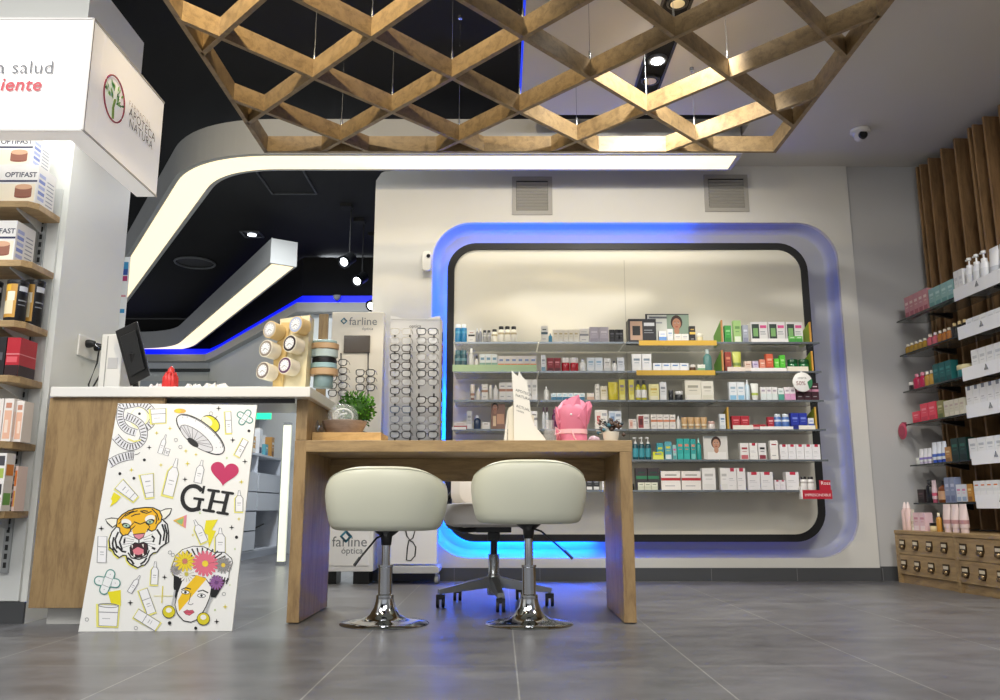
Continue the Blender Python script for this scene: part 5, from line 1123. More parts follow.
def redb(b, w, h, d): dq(b, 0, w, 0, h*.28, '#2a1216'); dq(b, w-.05, w-.008, h*.35, h*.5, '#d95a64'); dq(b, 0, w, h*.55, h*.58, '#e08a8f'); dside(b, w, 0, d, 0, h*.28, '#2a1216'); dside(b, w, 0, d, h*.55, h*.58, '#d98a8f')
lbox(3, -30, 2, 337, 3.27, '#1d1c20', .12, 'black box beside red box on the fourth left shelf', lambda b, w, h, d: dq(b, w-.04, w-.01, h*.4, h*.6, '#54545a'))
lbox(3, 3, 20.5, 337.5, 3.27, '#b52131', .12, 'red box on the fourth left shelf', redb)
def peach(b, w, h, d): dq(b, w*.12, w*.88, h*.06, h*.72, '#e8b79c'); dq(b, w*.2, w*.8, h*.78, h*.9, '#c98d74'); dq(b, w*.25, w*.6, h*.2, h*.5, '#f3dccb', -.001); dside(b, w, d*.1, d*.9, h*.1, h*.7, '#e9d3c5')
lbox(4, -20, -1, 398.5, 3.27, '#ece6e0', .07, 'peach and white carton, leftmost on the fifth left shelf', peach)
lbox(4, 0, 18.5, 398.5, 3.27, '#ece6e0', .07, 'peach and white carton, middle on the fifth left shelf', peach)
lbox(4, 20, 37.5, 401, 3.29, '#ece6e0', .07, 'peach and white carton, rightmost on the fifth left shelf', peach)
def mul(c1, c2, c3):
    def f(b, w, h, d): dq(b, w*.1, w*.9, h*.55, h*.9, c1); dq(b, w*.1, w*.55, h*.1, h*.45, c2); dq(b, w*.6, w*.9, h*.1, h*.45, c3); dside(b, w, d*.1, d*.9, h*.2, h*.6, c2)
    return f
z_ = lbox(5, -14, 14.5, 481, 3.26, '#e9e8e4', .06, 'small green and red printed box, lower of stacked pair', mul('#3a3a3f', '#6fae5a', '#c95a3a'))
lbox(5, -14, 14.5, 453, 3.262, '#ecebe8', .06, 'small orange printed box, upper of stacked pair', mul('#4a4a50', '#e08a3a', '#a9c05a'), z=z_+.0005)
lbox(5, 13.5, 28, 466, 3.33, '#f0d9cf', .07, 'orange and pink box beside stacked pair on lowest left shelf', mul('#e07f3a', '#e6b04a', '#d9603f'))
# tins
for i, (u, Y, lb) in enumerate(((-12, 3.31, 'black and gold tin cut off at the frame, third left shelf'), (14.5, 3.31, 'black and gold tin with food picture, third left shelf'), (34.5, 3.393, 'black and gold tin at right end of third left shelf'))):
    z = SL[2]; r_ = .040; xx = min(ony(u, 318, Y).x, xs-r_-.003); h_ = ony(u, 282, Y).z-z; t = thing('food_tin', lb, 'tin', (xx, Y, z), R(35), 'black and gold tins')
    b = MB(); b.lathe([(r_*.97, 0), (r_, .003), (r_, h_*.93)], M('#17181c', .3), n=32); b.build('body', t)
    b = MB(); b.lathe([(r_*.985, h_*.93), (r_*1.03, h_*.935), (r_*1.03, h_), (r_*.9, h_*1.005)], M('#232428', .35), n=32); b.build('lid', t)
    b = MB()
    def cyp(a0, a1, z0__, z1__, col, rr_): 
        k_ = 8; V = [(r_*rr_*math.sin(R(a0+(a1-a0)*q/k_)), -r_*rr_*math.cos(R(a0+(a1-a0)*q/k_)), zq) for zq in (h_*z0__, h_*z1__) for q in range(k_+1)]; b.add(V, [(q, q+1, k_+2+q, k_+1+q) for q in range(k_)], M(col, .4), True)
    cyp(-100, -5, .1, .9, '#c9973f', 1.006); cyp(-85, -20, .18, .5, '#e9ddb8', 1.012); cyp(-60, -15, .5, .72, '#f3ead2', 1.012); cyp(-95, -40, .74, .88, '#e8b73a', 1.012); cyp(5, 60, .74, .86, '#c9ccd2', 1.012); cyp(5, 60, .5, .53, '#8d9096', 1.012); cyp(5, 50, .4, .42, '#8d9096', 1.012); b.build('printed_label', t)
# ================================================================== RIGHT WALL UNIT
O = Vector((2.518, 5.36, 0)); D = Vector((.042, -1, 0)).normalized(); Nn = Vector((D.y, -D.x, 0))  # towards the room
TH = math.atan2(D.y, D.x)
def rw(s, w, z=0): p = O+D*s-Nn*w; return Vector((p.x, p.y, z))
def rws(u, v, w):
    r = Vector(ray(u, v)); Q = rw(0, w); t_ = (Vector((Q.x, Q.y, 0))).dot(Nn)/Vector((r.x, r.y, 0)).dot(Nn); p = r*t_; s = (Vector((p.x, p.y, 0))-Vector((O.x, O.y, 0))).dot(D); return s, H+p.z
def rthing(name, label, cat, s, w, z, group=None): return thing(name, label, cat, rw(s, w, z), TH, group)
UW = .64
for k in range(4):
    s0_ = k*UW-.0; t = rthing('drawer_chest', ['farthest low oak chest with cup-pull drawers under right shelves', 'second low oak chest with cup-pull drawers, nearer the camera', 'third low oak chest with cup-pull drawers, at the right frame edge', 'nearest low oak chest with cup-pull drawers, past the frame edge'][k], 'chest of drawers', s0_, 0, 0, 'low oak chests along the right wall')
    b = MB(); b.box(0, UW-.002, .018, .42, .0, .30, OAKH); b.build('body', t); b = MB(); b.box(0, UW-.002, -.004, .425, .30, .322, OAKH); b.build('top', t, .002); b = MB(); b.box(0 if k else -.0, .03, -.0, .018, .0, .30, OAKH); b.build('side_panel', t)
    for r_ in range(2):
        za, zb2 = .055+.122*r_, .175+.122*r_; b = MB(); b.box(.032, UW-.004, .0, .017, za+.001, zb2, OAKH); dr = b.build('drawer', t, .001)
        for j in range(4):
            xx = .088+.1525*j; zc_ = (za+zb2)/2
            b = MB(); m_ = M('#4a3a26', .35, .7); b.prism([(xx-.03, zc_+.03), (xx+.03, zc_+.03), (xx+.032, zc_-.006), (xx+.016, zc_-.032), (xx-.016, zc_-.032), (xx-.032, zc_-.006)], 'y', -.005, 0, m_); b.box(xx-.022, xx+.022, -.008, -.005, zc_+.002, zc_+.02, M('#d8cdb4'))
            b.lathe([(.004, zc_-.03), (.02, zc_-.024), (.022, zc_-.010), (.016, zc_-.004)], M('#8a7658', .25, .9), xx, -.008, 14, sy=.8); b.build('cup_pull', dr)
t = rthing('slatted_wall_panel', 'tall brown panel of upright wooden fins behind the right shelves', 'wall panel', 0, .475, 0)
b = MB(); b.box(.0, 2.9, .0, .012, .33, 2.79, WALNUT); b.build('back_panel', t)
EDG = wood('walnut_edge', '#6f5436', '#94734c', (6, 6, .8))
s_ = 0.0; k = 0
while s_ < 2.9:
    for dx in ((0, .045) if k in (0, 4, 9) else (0,)):
        b = MB(); b.box(s_+dx, s_+dx+.018, -.095, 0, .33, 2.79, WALNUT); b.box(s_+dx+.0005, s_+dx+.0175, -.097, -.095, .33, 2.79, EDG); b.build('fin', t)
    s_ += .15; k += 1
RZ = [1.691, 1.459, 1.215, 1.0, .734, .492]; RN = ['top', 'second', 'third', 'fourth', 'fifth', 'lowest']
GS2 = glassy('wall_glass_shelf', '#7c8480', .4)
for k, z in enumerate(RZ):
    for j, (sa, sb) in enumerate(((-.02, .66), (.665, 1.6), (1.605, 2.6))):
        if j == 2: continue
        t = rthing('glass_shelf', '%s right-wall glass shelf, %s bay' % (RN[k], ['far', 'near'][j]), 'shelf', sa, .155, z, 'glass shelves on the right wall')
        b = MB(); b.box(0, sb-sa, 0, .20, -.009, 0, GS2); b.build('glass_plate', t); b = MB(); b.box(0, sb-sa, -.002, 0, -.009, 0, M('#2c3431', .2)); b.build('front_edge', t)
        for ss in (.28, ) if j == 0 else (.25, .75):
            b = MB(); b.prism([(.20, -.009), (.06, -.009), (.06, -.016), (.20, -.045)], 'x', ss, ss+.03, BLACK); b.build('bracket', t)
        if j == 1:
            tt = rthing('display_tray', 'white tray with triangle mark on the %s right-wall shelf' % RN[k], 'tray', sa, .14, z+.0005, 'white trays on the right wall')
            b = MB(); b.box(0, sb-sa, -.002, .002, -.035, .04, M('#eceef2', .3)); b.box(0, sb-sa, .002, .19, 0, .004, M('#eceef2', .3)); b.build('tray', tt)
            b = MB(); mx_ = .21; b.tube([(mx_, -.004, .0), (mx_+.03, -.004, .0), (mx_+.015, -.004, .028)], .0018, M('#5d6470'), 5, True); b.tube([(mx_+.008, -.004, .004), (mx_+.022, -.004, .004), (mx_+.015, -.004, .016)], .0014, M('#5d6470'), 5, True); b.build('triangle_mark', tt)
def rrow(k, u0, u1, h, n, kind, cols, desc, w=.18, dep=None):
    z = RZ[k] if k < 6 else .3225; vv = [312, 345, 385, 425, 460, 505, 528][k]; base = z
    sa, _ = rws(u0, vv, w); sb, _ = rws(u1, vv, w)
    if k == 6: sa += .045; sb += .045
    bay = 'near bay' if u0 > 955 and k < 6 else 'far bay'
    if bay == 'near bay': base = z+.005
    place = ('%s right-wall shelf' % RN[k]) if k < 6 else 'on the low oak chest'
    for i in range(n):
        ww = (sb-sa)/n; s = sa+ww*(i+.5); dp = dep or min(max(ww*.7, .03), .09); s = max(s, ww*.47-.01)
        wd = w+(0 if kind in ('carton', 'tag', 'band', 'pic', 'low') else dp/2)
        o = product(kind, ww*.92, h, dp, tuple(cols), rw(s, wd, base), TH); a = desc.partition('|')[0]
        tag(o, lab(i, n, desc, place), CAT[kind], ('%s on the %s right-wall shelf' % (plural(a), RN[k] if k < 6 else 'chest')) if n > 1 else None)
RR = [
 (0,905,929,.145,5,'carton',('#c98f92','#e6cfc8','#a85c68'),'rose pink carton|'),
 (0,930,956,.125,4,'carton',('#8fb7b3','#b9d6d2','#6a9b97'),'pale teal carton|'),
 (0,957,966.5,.155,2,'carton',('#e6e7e8','#cdd0d4','#dcdfe2'),'white carton|beside the pump bottles'),
 (0,967,990,.205,3,'pump',('#e6e8ea','#f0f1f2','#d6d9dd'),'white pump bottle|'),
 (0,990.5,1012,.20,2,'tube',('#e9eaec','#dcdee2','#c3c7cd'),'tall white tube|'),
 (1,903,925,.07,5,'bottle',('#a5822c','#e8e2d2'),'amber bottle|with pale cap'),
 (1,925.5,936,.082,2,'bottle',('#c25f6c','#e9d8cf'),'pink bottle|with pale cap'),
 (1,936.5,950.5,.08,3,'bottle',('#a8682a','#e6dcc6'),'brown bottle|with pale cap'),
 (1,951,967,.095,3,'bottle',('#17181b','#dcc48c'),'black bottle|with gold cap'),
 (1,968,1006,.078,5,'carton',('#e6e8ea','#d2d5d9','#dadde1'),'low white carton|'),
 (2,906,911,.06,1,'jar',('#2a2226','#e6e0da'),'small dark jar|'),
 (2,911.5,923,.105,2,'bottle',('#b0244c','#d98aa0'),'magenta bottle|'),
 (2,923.5,932.5,.10,2,'bottle',('#b28a38','#f0e9da'),'golden bottle|with white cap'),
 (2,934,953,.125,3,'carton',('#1f5f60','#3f8583','#174b4d'),'dark teal carton|'),
 (2,954,967,.08,1,'jar',('#2a6f73','#d9cfa4'),'wide teal jar|with gold lid'),
 (2,974,1006,.135,4,'carton',('#e6e8ea','#c4c8cd','#dcdfe3'),'white carton|with grey print'),
 (3,913,921,.075,1,'carton',('#d9435a','#eb8a96','#c22c46'),'short coral red carton|'),
 (3,921.5,937.5,.115,2,'carton',('#e0475c','#f08b98','#c93850'),'tall coral red carton|'),
 (3,938.5,945,.11,1,'carton',('#8a8756','#c9c49a','#5f6a3c'),'olive carton|'),
 (3,945.5,966.5,.10,4,'carton',('#cfcbb9','#b9a9a0','#dcd7c6'),'pale beige carton|'),
 (3,969,1006,.15,5,'tag',('#e8e9eb','#7d8592'),'tall white carton|with grey tag'),
 (4,912,917,.045,1,'jar',('#cdd2cc','#e6e8e3'),'little pale jar|'),
 (4,917.5,930,.10,3,'tube',('#e6e6ea','#c9c0d9','#8a7fc0'),'white tube|with violet print'),
 (4,930.5,945,.13,3,'tube',('#e3e8f0','#2d50b5','#4a6cc0'),'white tube|with blue cap'),
 (4,945.5,951.5,.09,1,'carton',('#b5854f','#dcc49a','#8f6638'),'tan carton|'),
 (4,952,968,.135,2,'carton',('#16352f','#2f6a5a','#0e2420'),'black green carton|'),
 (4,970,1006,.115,4,'carton',('#e6e8ea','#b9bec6','#dfe1e5'),'white carton|with fine print'),
 (5,914,925,.085,2,'carton',('#33282b','#6a5257','#241c1f'),'dark brown carton|'),
 (5,925.5,930.5,.145,1,'bottle',('#1b1c1f','#2c2d30'),'tall black bottle|'),
 (5,931,935.5,.14,1,'tube',('#e6cdd2','#b0546c','#c9536f'),'pink white tube|'),
 (5,936,945.5,.135,1,'bottle',('#7a4320','#1d1a19','#c9a07a'),'brown bottle|with black cap'),
 (5,946,957,.15,2,'carton',('#8c96b3','#c3cadb','#6d789a'),'tall grey blue carton|'),
 (5,957.5,968,.10,2,'carton',('#dfe3ea','#d98fb0','#9fb6d6'),'white carton|with pink print'),
 (5,968.5,974,.10,1,'carton',('#c08a3a','#e6c98a','#8f5f2a'),'ochre carton|'),
 (5,975.5,1008,.115,5,'band',('#e9eaec','#dfe2e4','#e07a2c'),'white carton|with orange mark'),
 (6,895.5,905.5,.175,2,'spray',('#e6c9c3','#f0dedb'),'tall pale pink spray bottle|'),
 (6,906,909.5,.13,1,'tube',('#dfd5c3','#e9e6da','#c9b9a0'),'slim cream tube|'),
 (6,910,922,.11,2,'carton',('#e0c0c6','#c98a98','#eedde0'),'pink carton|'),
 (6,923,930.5,.05,1,'jar',('#e0cf9f','#1d1b1a'),'cream jar|with black lid'),
 (6,931,935,.11,1,'bottle',('#c08a3a','#e6dcc0'),'amber bottle|'),
 (6,936,959.5,.16,3,'tube',('#e6d3d0','#dcc6c2','#b98a8a'),'pale pink tube|'),
]
for a in RR:
    if a[0] == 6: rrow(*a, w=.05)
    else: rrow(*a)
p = rw(-.03, .13, .955); t = thing('round_sign', 'round dark pink disc hanging off the fourth right-wall shelf', 'sign', p, TH)
b = MB(); b.lathe([(.052, -.002), (.054, 0), (.052, .002)], M('#b8465f', .4), axis='y', n=28); b.lathe([(.038, -.0035), (.038, -.003)], M('#a03350', .4), axis='y', n=28); ob = b.build('disc', t)
b = MB(); b.box(-.004, .004, .0, .03, .03, .06, M('#8a2f4a')); b.build('arm', t)
# ================================================================== POSTER
OP = Vector((-1.594, 3.245, .001)); XD = Vector((1, .028, 0)).normalized(); UD = Vector((.02, .122, .868)); ZD_ = (UD-XD*UD.dot(XD)).normalized(); ND = XD.cross(ZD_)  # towards camera (-y)
if ND.y > 0: ND = -ND
def PP(u, v):
    r = Vector(ray(u, v)); t_ = (OP-Vector((0, 0, H))).dot(ND)/r.dot(ND); p = Vector((0, 0, H))+r*t_-OP; return (p.dot(XD), p.dot(ZD_))
PB = MB(); c4 = [PP(78, 632), PP(232, 631), PP(257, 405), PP(118, 403.3)]
c4[0] = (0, 0); c4[1] = (c4[1][0], 0)
def P3(s, t_, n=0): return XD*s+ZD_*t_+ND*n
PWH = M('#eeeeea', .4)
PB.add([P3(s, t_, .0) for s, t_ in c4]+[P3(s, t_, -.010) for s, t_ in c4], [(0, 1, 2, 3), (7, 6, 5, 4), (0, 4, 5, 1), (1, 5, 6, 2), (2, 6, 7, 3), (3, 7, 4, 0)], PWH)
lay = [0.0004]
xmin = lambda t_: c4[0][0]+(c4[3][0]-c4[0][0])*t_/c4[3][1]
xmax = lambda t_: c4[1][0]+(c4[2][0]-c4[1][0])*t_/c4[2][1]
def poly(pts, col, local=False):
    q = pts if local else [PP(*p) for p in pts]; lay[0] += .000006
    q = [(min(max(s, xmin(t_)), xmax(t_)), min(max(t_, 0), c4[3][1])) for s, t_ in q]
    PB.add([P3(s, t_, lay[0]) for s, t_ in q], [tuple(range(len(q)))], M(col, .45))
def line(pts, w, col='#1a1a1c', closed=False):
    q = [Vector(PP(*p)) for p in pts]; w = w*.0047/2; n = len(q); lay[0] += .000006; A = []; B = []
    for i in range(n):
        a = q[(i-1) % n] if closed or i else q[i]; c = q[(i+1) % n] if closed or i < n-1 else q[i]; d = (c-a)
        if d.length < 1e-7: d = Vector((1, 0))
        d.normalize(); nn = Vector((-d.y, d.x))*w; A.append(q[i]+nn); B.append(q[i]-nn)
    Q = A+B; cl = [P3(min(max(p.x, xmin(p.y)), xmax(p.y)), min(max(p.y, 0), c4[3][1]), lay[0]) for p in Q]
    PB.add(cl, [(i, (i+1) % n, n+(i+1) % n, n+i) for i in range(n if closed else n-1)], M(col, .45))
def ellp(cx, cy, rx, ry, rot=0, n=20, a0=0, a1=360):
    c_, s_ = math.cos(R(rot)), math.sin(R(rot)); full = (a1-a0) >= 360; m_ = n if full else n+1
    return [(cx+rx*math.cos(R(a0+(a1-a0)*k/n))*c_-ry*math.sin(R(a0+(a1-a0)*k/n))*s_, cy+rx*math.cos(R(a0+(a1-a0)*k/n))*s_+ry*math.sin(R(a0+(a1-a0)*k/n))*c_) for k in range(m_)]
def shape(pts, fill, col='#1a1a1c', w=.5): 
    if fill: poly(pts, fill)
    line(pts, w, col, True)
def rot(pts, cx, cy, a): c_, s_ = math.cos(R(a)), math.sin(R(a)); return [(cx+x*c_-y*s_, cy+x*s_+y*c_) for x, y in pts]
GL = '#7d7e84'; YL = '#e6e05a'; YD = '#e8dc1e'
def item(cx, cy, w, h, a, kind='bottle', glow=True):
    body = {'bottle': [(-w/2, h/2), (w/2, h/2), (w/2, -h*.12), (w*.22, -h*.26), (-w*.22, -h*.26), (-w/2, -h*.12)], 'cyl': [(-w/2, h/2), (w/2, h/2), (w/2, -h/2), (-w/2, -h/2)],
            'tube': [(-w*.3, h/2), (w*.3, h/2), (w/2, -h/2), (-w/2, -h/2)], 'jar': [(-w*.45, h/2), (w*.45, h/2), (w*.5, -h/2), (-w*.5, -h/2)]}[kind]
    if glow: poly(rot([(x*1.22-.5, y*1.1+.4) for x, y in body], cx, cy, a), '#ebe67a')
    shape(rot(body, cx, cy, a), '#f0f0f1', GL, .6)
    if kind == 'bottle': shape(rot([(-w*.2, -h*.26), (w*.2, -h*.26), (w*.1, -h*.5), (-w*.1, -h*.5)], cx, cy, a), '#f0f0f1', GL, .5); line(rot([(-w*.25, h*.1), (w*.25, h*.1)], cx, cy, a), .5, GL); line(rot([(-w*.25, h*.2), (w*.2, h*.2)], cx, cy, a), .4, '#b0b1b8')
    if kind == 'cyl': line(rot([(-w/2, -h*.1), (w/2, -h*.1)], cx, cy, a), .5, GL); line(rot([(-w*.2, h*.1), (w*.2, h*.1)], cx, cy, a), .6, '#9a9ba2'); line(rot([(-w*.2, h*.2), (w*.25, h*.2)], cx, cy, a), .4, '#9a9ba2')
    if kind == 'tube': line(rot([(-w*.33, h*.3), (w*.33, h*.3)], cx, cy, a), .5, GL); line(rot([(-w*.2, -h*.2), (w*.2, -h*.2)], cx, cy, a), .8, '#9a9ba2'); line(rot([(-w*.2, 0), (w*.2, 0)], cx, cy, a), .4, '#9a9ba2')
    if kind == 'jar': line(rot([(-w*.48, -h*.15), (w*.48, -h*.15)], cx, cy, a), .6, GL); line(rot([(-w*.3, h*.15), (w*.1, h*.15)], cx, cy, a), .4, '#9a9ba2')
def star(cx, cy, r, col):
    poly([(cx+(r if k % 2 == 0 else r*.28)*math.cos(R(45*k)), cy+(r if k % 2 == 0 else r*.28)*math.sin(R(45*k))) for k in range(8)], col)
def dotp(cx, cy, r, col='#151517'): poly(ellp(cx, cy, r, r, 0, 12), col)
def ringp(cx, cy, r): line(ellp(cx, cy, r, r, 0, 14), .35, '#77777d', True)
def bolt(pts, col=YD): poly(pts, col)
# snake
def snake(path, wd):
    pts = [(80+x/10, 395+y/10) for x, y in path]; fine = []
    n = len(pts)
    for i in range(n-1):
        p0, p1, p2, p3 = pts[max(i-1, 0)], pts[i], pts[i+1], pts[min(i+2, n-1)]
        for k in range(10):
            t_ = k/10; fine.append(tuple(.5*((2*p1[j])+(-p0[j]+p2[j])*t_+(2*p0[j]-5*p1[j]+4*p2[j]-p3[j])*t_*t_+(-p0[j]+3*p1[j]-3*p2[j]+p3[j])*t_**3) for j in (0, 1)))
    line(fine, wd+1, '#1d1d22'); line(fine, wd, '#e2e2e6')
    for i in range(1, len(fine)-1, 1):
        if i % 3: continue
        d = Vector(fine[i+1])-Vector(fine[i-1]); d.normalize(); nn = Vector((-d.y, d.x))*wd*.46; p = Vector(fine[i]); line([tuple(p-nn), tuple(p+nn)], .85, '#1b1b20')
poly(ellp(140, 418, 10, 11, 10), '#ecebc0'); poly(ellp(139, 417, 8, 9, 10), '#f1f1ec'); dotp(139.5, 413.8, 1.4)
snake([(385, 130), (480, 100), (600, 85), (690, 130), (735, 215), (700, 300), (620, 350)], 5.6)
snake([(420, 115), (400, 200), (420, 290), (480, 350), (570, 380)], 5.4)
snake([(455, 210), (530, 240), (610, 300), (640, 400), (600, 485), (510, 520), (420, 485), (350, 410)], 5.6)
line([(141, 440), (134, 441.5), (128, 439)], 1.4, '#e6e288')
snake([(290, 690), (380, 640), (480, 610), (545, 605)], 7)
line([(134.5, 455), (138, 454), (140, 452.5)], .5)
item(158.5, 416, 15, 14, -3, 'jar'); item(163, 444, 4.6, 20, 18, 'bottle', False); item(167, 452, 4.6, 7, 18, 'cyl', False)
poly(ellp(180, 411, 6, 2.4, 0), '#e8b04a'); poly(ellp(178, 411, 3, 2, 0), '#e0d23c')
# flying saucer
poly(ellp(210.5, 424, 10, 7.5, 38), '#e6dc2a'); line(ellp(210.5, 424, 10, 7.5, 38), .8, closed=True)
poly(ellp(207, 421.5, 6, 4, 38), '#f0eecf')
E_ = ellp(200.5, 434.5, 29, 11.5, 38, 36); shape(E_, '#ececee', w=1.0); line(ellp(201.5, 433, 26, 8.5, 38, 30, 190, 350), .5); poly(ellp(196.5, 438.5, 20, 7, 38, 24), '#d4d4d8'); line(ellp(196.5, 438.5, 20, 7, 38, 24), .5, closed=True)
for k in range(9): c_ = (192.5+k*.1, 442); p = ellp(196.5, 438.5, 19.5, 6.6, 38, 18)[k+9 if k < 9 else 0]; line([c_, p], .45, '#6d6d74')
for k in range(8): q = ellp(201.8, 432.5, 24, 6, 38, 12)[(k+6) % 12]; dotp(q[0], q[1], .5, '#9a9aa0')
shape(ellp(193, 442.5, 6.5, 2.6, 38, 16), '#151517', w=.6); line([(214, 420), (217.5, 416)], .4)
star(218.7, 408.5, 2.8, '#151517'); ringp(211, 413.5, 1.8); item(228.5, 422.5, 6, 21, -3, 'cyl'); item(241.5, 448, 6, 18, 28, 'cyl')
def plaster_cross(cx, cy, L1, w1, a1, a2, col='#2f7f7b'):
    for a in (a1, a2):
        q = rot([(x, y) for x, y in rrect(-L1, L1, -w1, w1, w1*.98, 5)], cx, cy, a); poly(rot([(x, y) for x, y in rrect(-L1-.9, L1+.9, -w1-.9, w1+.9, w1*.98+.8, 5)], cx, cy, a), col)
    for a in (a1, a2):
        q = rot([(x, y) for x, y in rrect(-L1, L1, -w1, w1, w1*.98, 5)], cx, cy, a); shape(q, '#eceeee', '#7fae9f', .4)
        line(rot([(-L1*.35, -w1), (-L1*.35, w1)], cx, cy, a), .4, '#8d8e94'); line(rot([(L1*.35, -w1), (L1*.35, w1)], cx, cy, a), .4, '#8d8e94')
        for ss in (-.65, .65): dotp(*rot([(L1*ss, 0)], cx, cy, a)[0], .5, '#a9aab0')
plaster_cross(245, 417.5, 8, 2.5, 30, -55)
dotp(249, 431, 1.5); star(232.7, 440, 3, '#151517'); star(245, 461.5, 3, '#151517'); star(149.3, 447.5, 2.6, '#151517'); dotp(144.5, 460, 1.5)
for (x, y, r_) in ((170, 428.5, 2.4), (156.7, 433, 2.2), (186, 451, 2.4), (196, 454.5, 2), (227, 458, 1.6), (131.5, 470, 2.6), (161, 465, 2.4), (187.5, 463.7, 2.8), (241.5, 482, 2.6), (239, 519, 2.2), (200, 513, 1.6), (222, 556, 1.8), (155, 537, 1.8), (193, 535, 2), (235, 549, 1.4), (230, 585, 1.2), (215, 610, 1.6)): star(x, y, r_, '#dccf3e' if r_ > 1.9 else '#a9c95a')
for (x, y) in ((176, 440), (180.5, 447), (173, 555), (224, 594), (87, 619.5), (136, 628), (170, 552.5)): ringp(x, y, 1.7)
dotp(120, 473.7, 1.5); dotp(134, 478.3, 1.5)
item(172.5, 477, 10.5, 38, 14, 'bottle'); item(200, 471.5, 7.5, 23, 12, 'bottle', False); star(185, 479.3, 2.8, '#151517')
# heart and letters
hp = []
for k in range(40): a = 2*PI*k/40; x, y = 16*math.sin(a)**3, 13*math.cos(a)-5*math.cos(2*a)-2*math.cos(3*a)-math.cos(4*a); hp.append((x*.88, -y*.82))
poly(rot(hp, 224.5, 472.5, 7), '#bf2a5e')
def serif_letters():
    k = lambda pts, w: line(pts, w, '#0f0f11')
    Gp = ellp(193, 498, 10.5, 12, 8, 30, 42, 318); k(Gp, 3.4)
    k([(202.6, 493.5), (204.3, 486)], 2.0); k([(193.5, 498.2), (204.3, 499.8)], 2.0); k([(200.2, 499.5), (198.4, 508.2), (199.5, 510.5)], 3.0)
    k([(214.0, 491), (209.3, 510.5)], 3.3); k([(228, 493), (223.2, 513)], 3.3); k([(212, 501), (226, 503)], 2.0)
    for a, c in (((208.5, 490), (219, 491.4)), ((222.5, 492), (233, 493.5)), ((203.5, 510), (214, 511.5)), ((217.5, 512.4), (227.8, 514))):
        k([a, c], 2.2); [dotp(p[0], p[1], 1.25, '#0f0f11') for p in (a, c)]
serif_letters()
item(239.3, 501, 7.5, 21, 0, 'bottle'); poly([(173, 520.5), (187, 514.8), (185.8, 528.5)], '#e3b14a'); poly([(176, 521), (184, 518), (182, 525)], '#8fbf7a'); poly([(184, 516), (187, 514.8), (185.8, 528.5), (183.5, 526)], '#df8a9a')
bolt([(206, 520.5), (218, 519.5), (212, 530), (216, 531), (209, 548), (208, 535), (204, 533)]); item(199.5, 531, 8, 24, -24, 'bottle'); item(220.5, 540, 9.5, 24, 0, 'bottle'); star(231.8, 527.5, 2.8, '#151517'); dotp(236.6, 537.3, 1.6)
# tubes and flash at left
bolt([(114, 492), (121, 497), (117, 502), (110, 507), (112.5, 501), (111, 499)]); item(127.5, 491.5, 12, 22, -48, 'tube'); item(148.5, 486, 13, 23, -8, 'tube')
# tiger
c7 = lambda pts: [(80+x/7.78, 460+y/7.78) for x, y in pts]
c6 = lambda pts: [(75+x/7.78, 545+y/7.78) for x, y in pts]
fur = c7([(285, 520), (250, 560), (228, 620), (235, 690)])+c6([(268, 15), (300, 45), (310, 70), (345, 98), (375, 80), (400, 82), (410, 120), (430, 145), (455, 160), (490, 178), (520, 160), (545, 155), (570, 125), (585, 85), (610, 62), (640, 55), (665, 20), (700, -5)])+c7([(690, 640), (690, 560), (680, 500), (640, 460), (560, 380), (420, 380), (310, 450)])
poly([(x-1.5, y+1.5) for x, y in fur], '#e9e36c'); shape(fur, '#f0f0ee', w=1.1)
shape(c7([(290, 500), (255, 525), (215, 490), (200, 462), (245, 452), (292, 456)]), '#f3f1e4', w=.9); shape(c7([(625, 400), (665, 382), (714, 378), (700, 420), (665, 455), (640, 462)]), '#f3f1e4', w=.9)
shape(c7([(285, 520), (292, 465), (330, 425), (380, 395), (440, 378), (510, 370), (570, 372), (620, 395), (640, 440), (632, 480), (605, 505), (590, 540), (560, 555), (530, 540), (500, 520), (470, 510), (430, 515), (400, 540), (375, 580), (335, 590), (312, 560), (310, 530)]), '#efb81c', w=1.0)
for ln in ([(310, 470), (360, 420), (420, 395)], [(350, 440), (400, 410), (450, 395)], [(400, 440), (430, 425), (470, 420)], [(480, 405), (520, 415), (560, 400)], [(560, 380), (600, 420), (615, 470)], [(420, 480), (470, 500), (520, 480)], [(470, 400), (500, 395), (530, 400)], [(300, 500), (330, 470)], [(590, 430), (600, 470), (590, 500)]): line(c7(ln), .9)
for ex, ey, s_ in ((362, 512, -1), (546, 482, 1)):
    poly(ellp(*c7([(ex, ey-25)])[0], 5.2, 3.6, -15*s_), '#f3f1ea'); poly(ellp(*c7([(ex, ey)])[0], 4.6, 2.6, 20*-s_), '#151517'); poly(ellp(*c7([(ex, ey)])[0], 3.2, 1.7, 0), '#a9c9b0'); dotp(*c7([(ex, ey)])[0], .9)
poly(c7([(405, 545), (440, 505), (500, 500), (530, 530), (505, 580), (420, 590)]), '#f0bb20'); line(c7([(400, 560), (390, 520), (420, 490)]), .8); line(c7([(520, 560), (545, 520), (520, 490)]), .8)
shape(c7([(415, 580), (455, 575), (505, 570), (495, 600), (460, 622), (430, 605)]), '#e08a98', w=.8); line(c7([(460, 622), (460, 650)]), 1)
for sgn in (-1, 1):
    for k in range(5): line([c7([(460+sgn*(30+k*6), 610+k*12)])[0], c7([(460+sgn*(110+6*k), 575+28*k)])[0]], .3, '#4a4a4f')
mouth = c7([(400, 665), (430, 645), (460, 652), (495, 640), (525, 655), (530, 700)])+c6([(565, 20), (560, 70), (520, 95), (470, 98), (435, 70), (430, 20)])
shape(mouth, '#3a1a20', w=1.0); poly(c6([(450, 40), (490, 15), (535, 35), (535, 65), (495, 78), (460, 70)]), '#e07f8c')
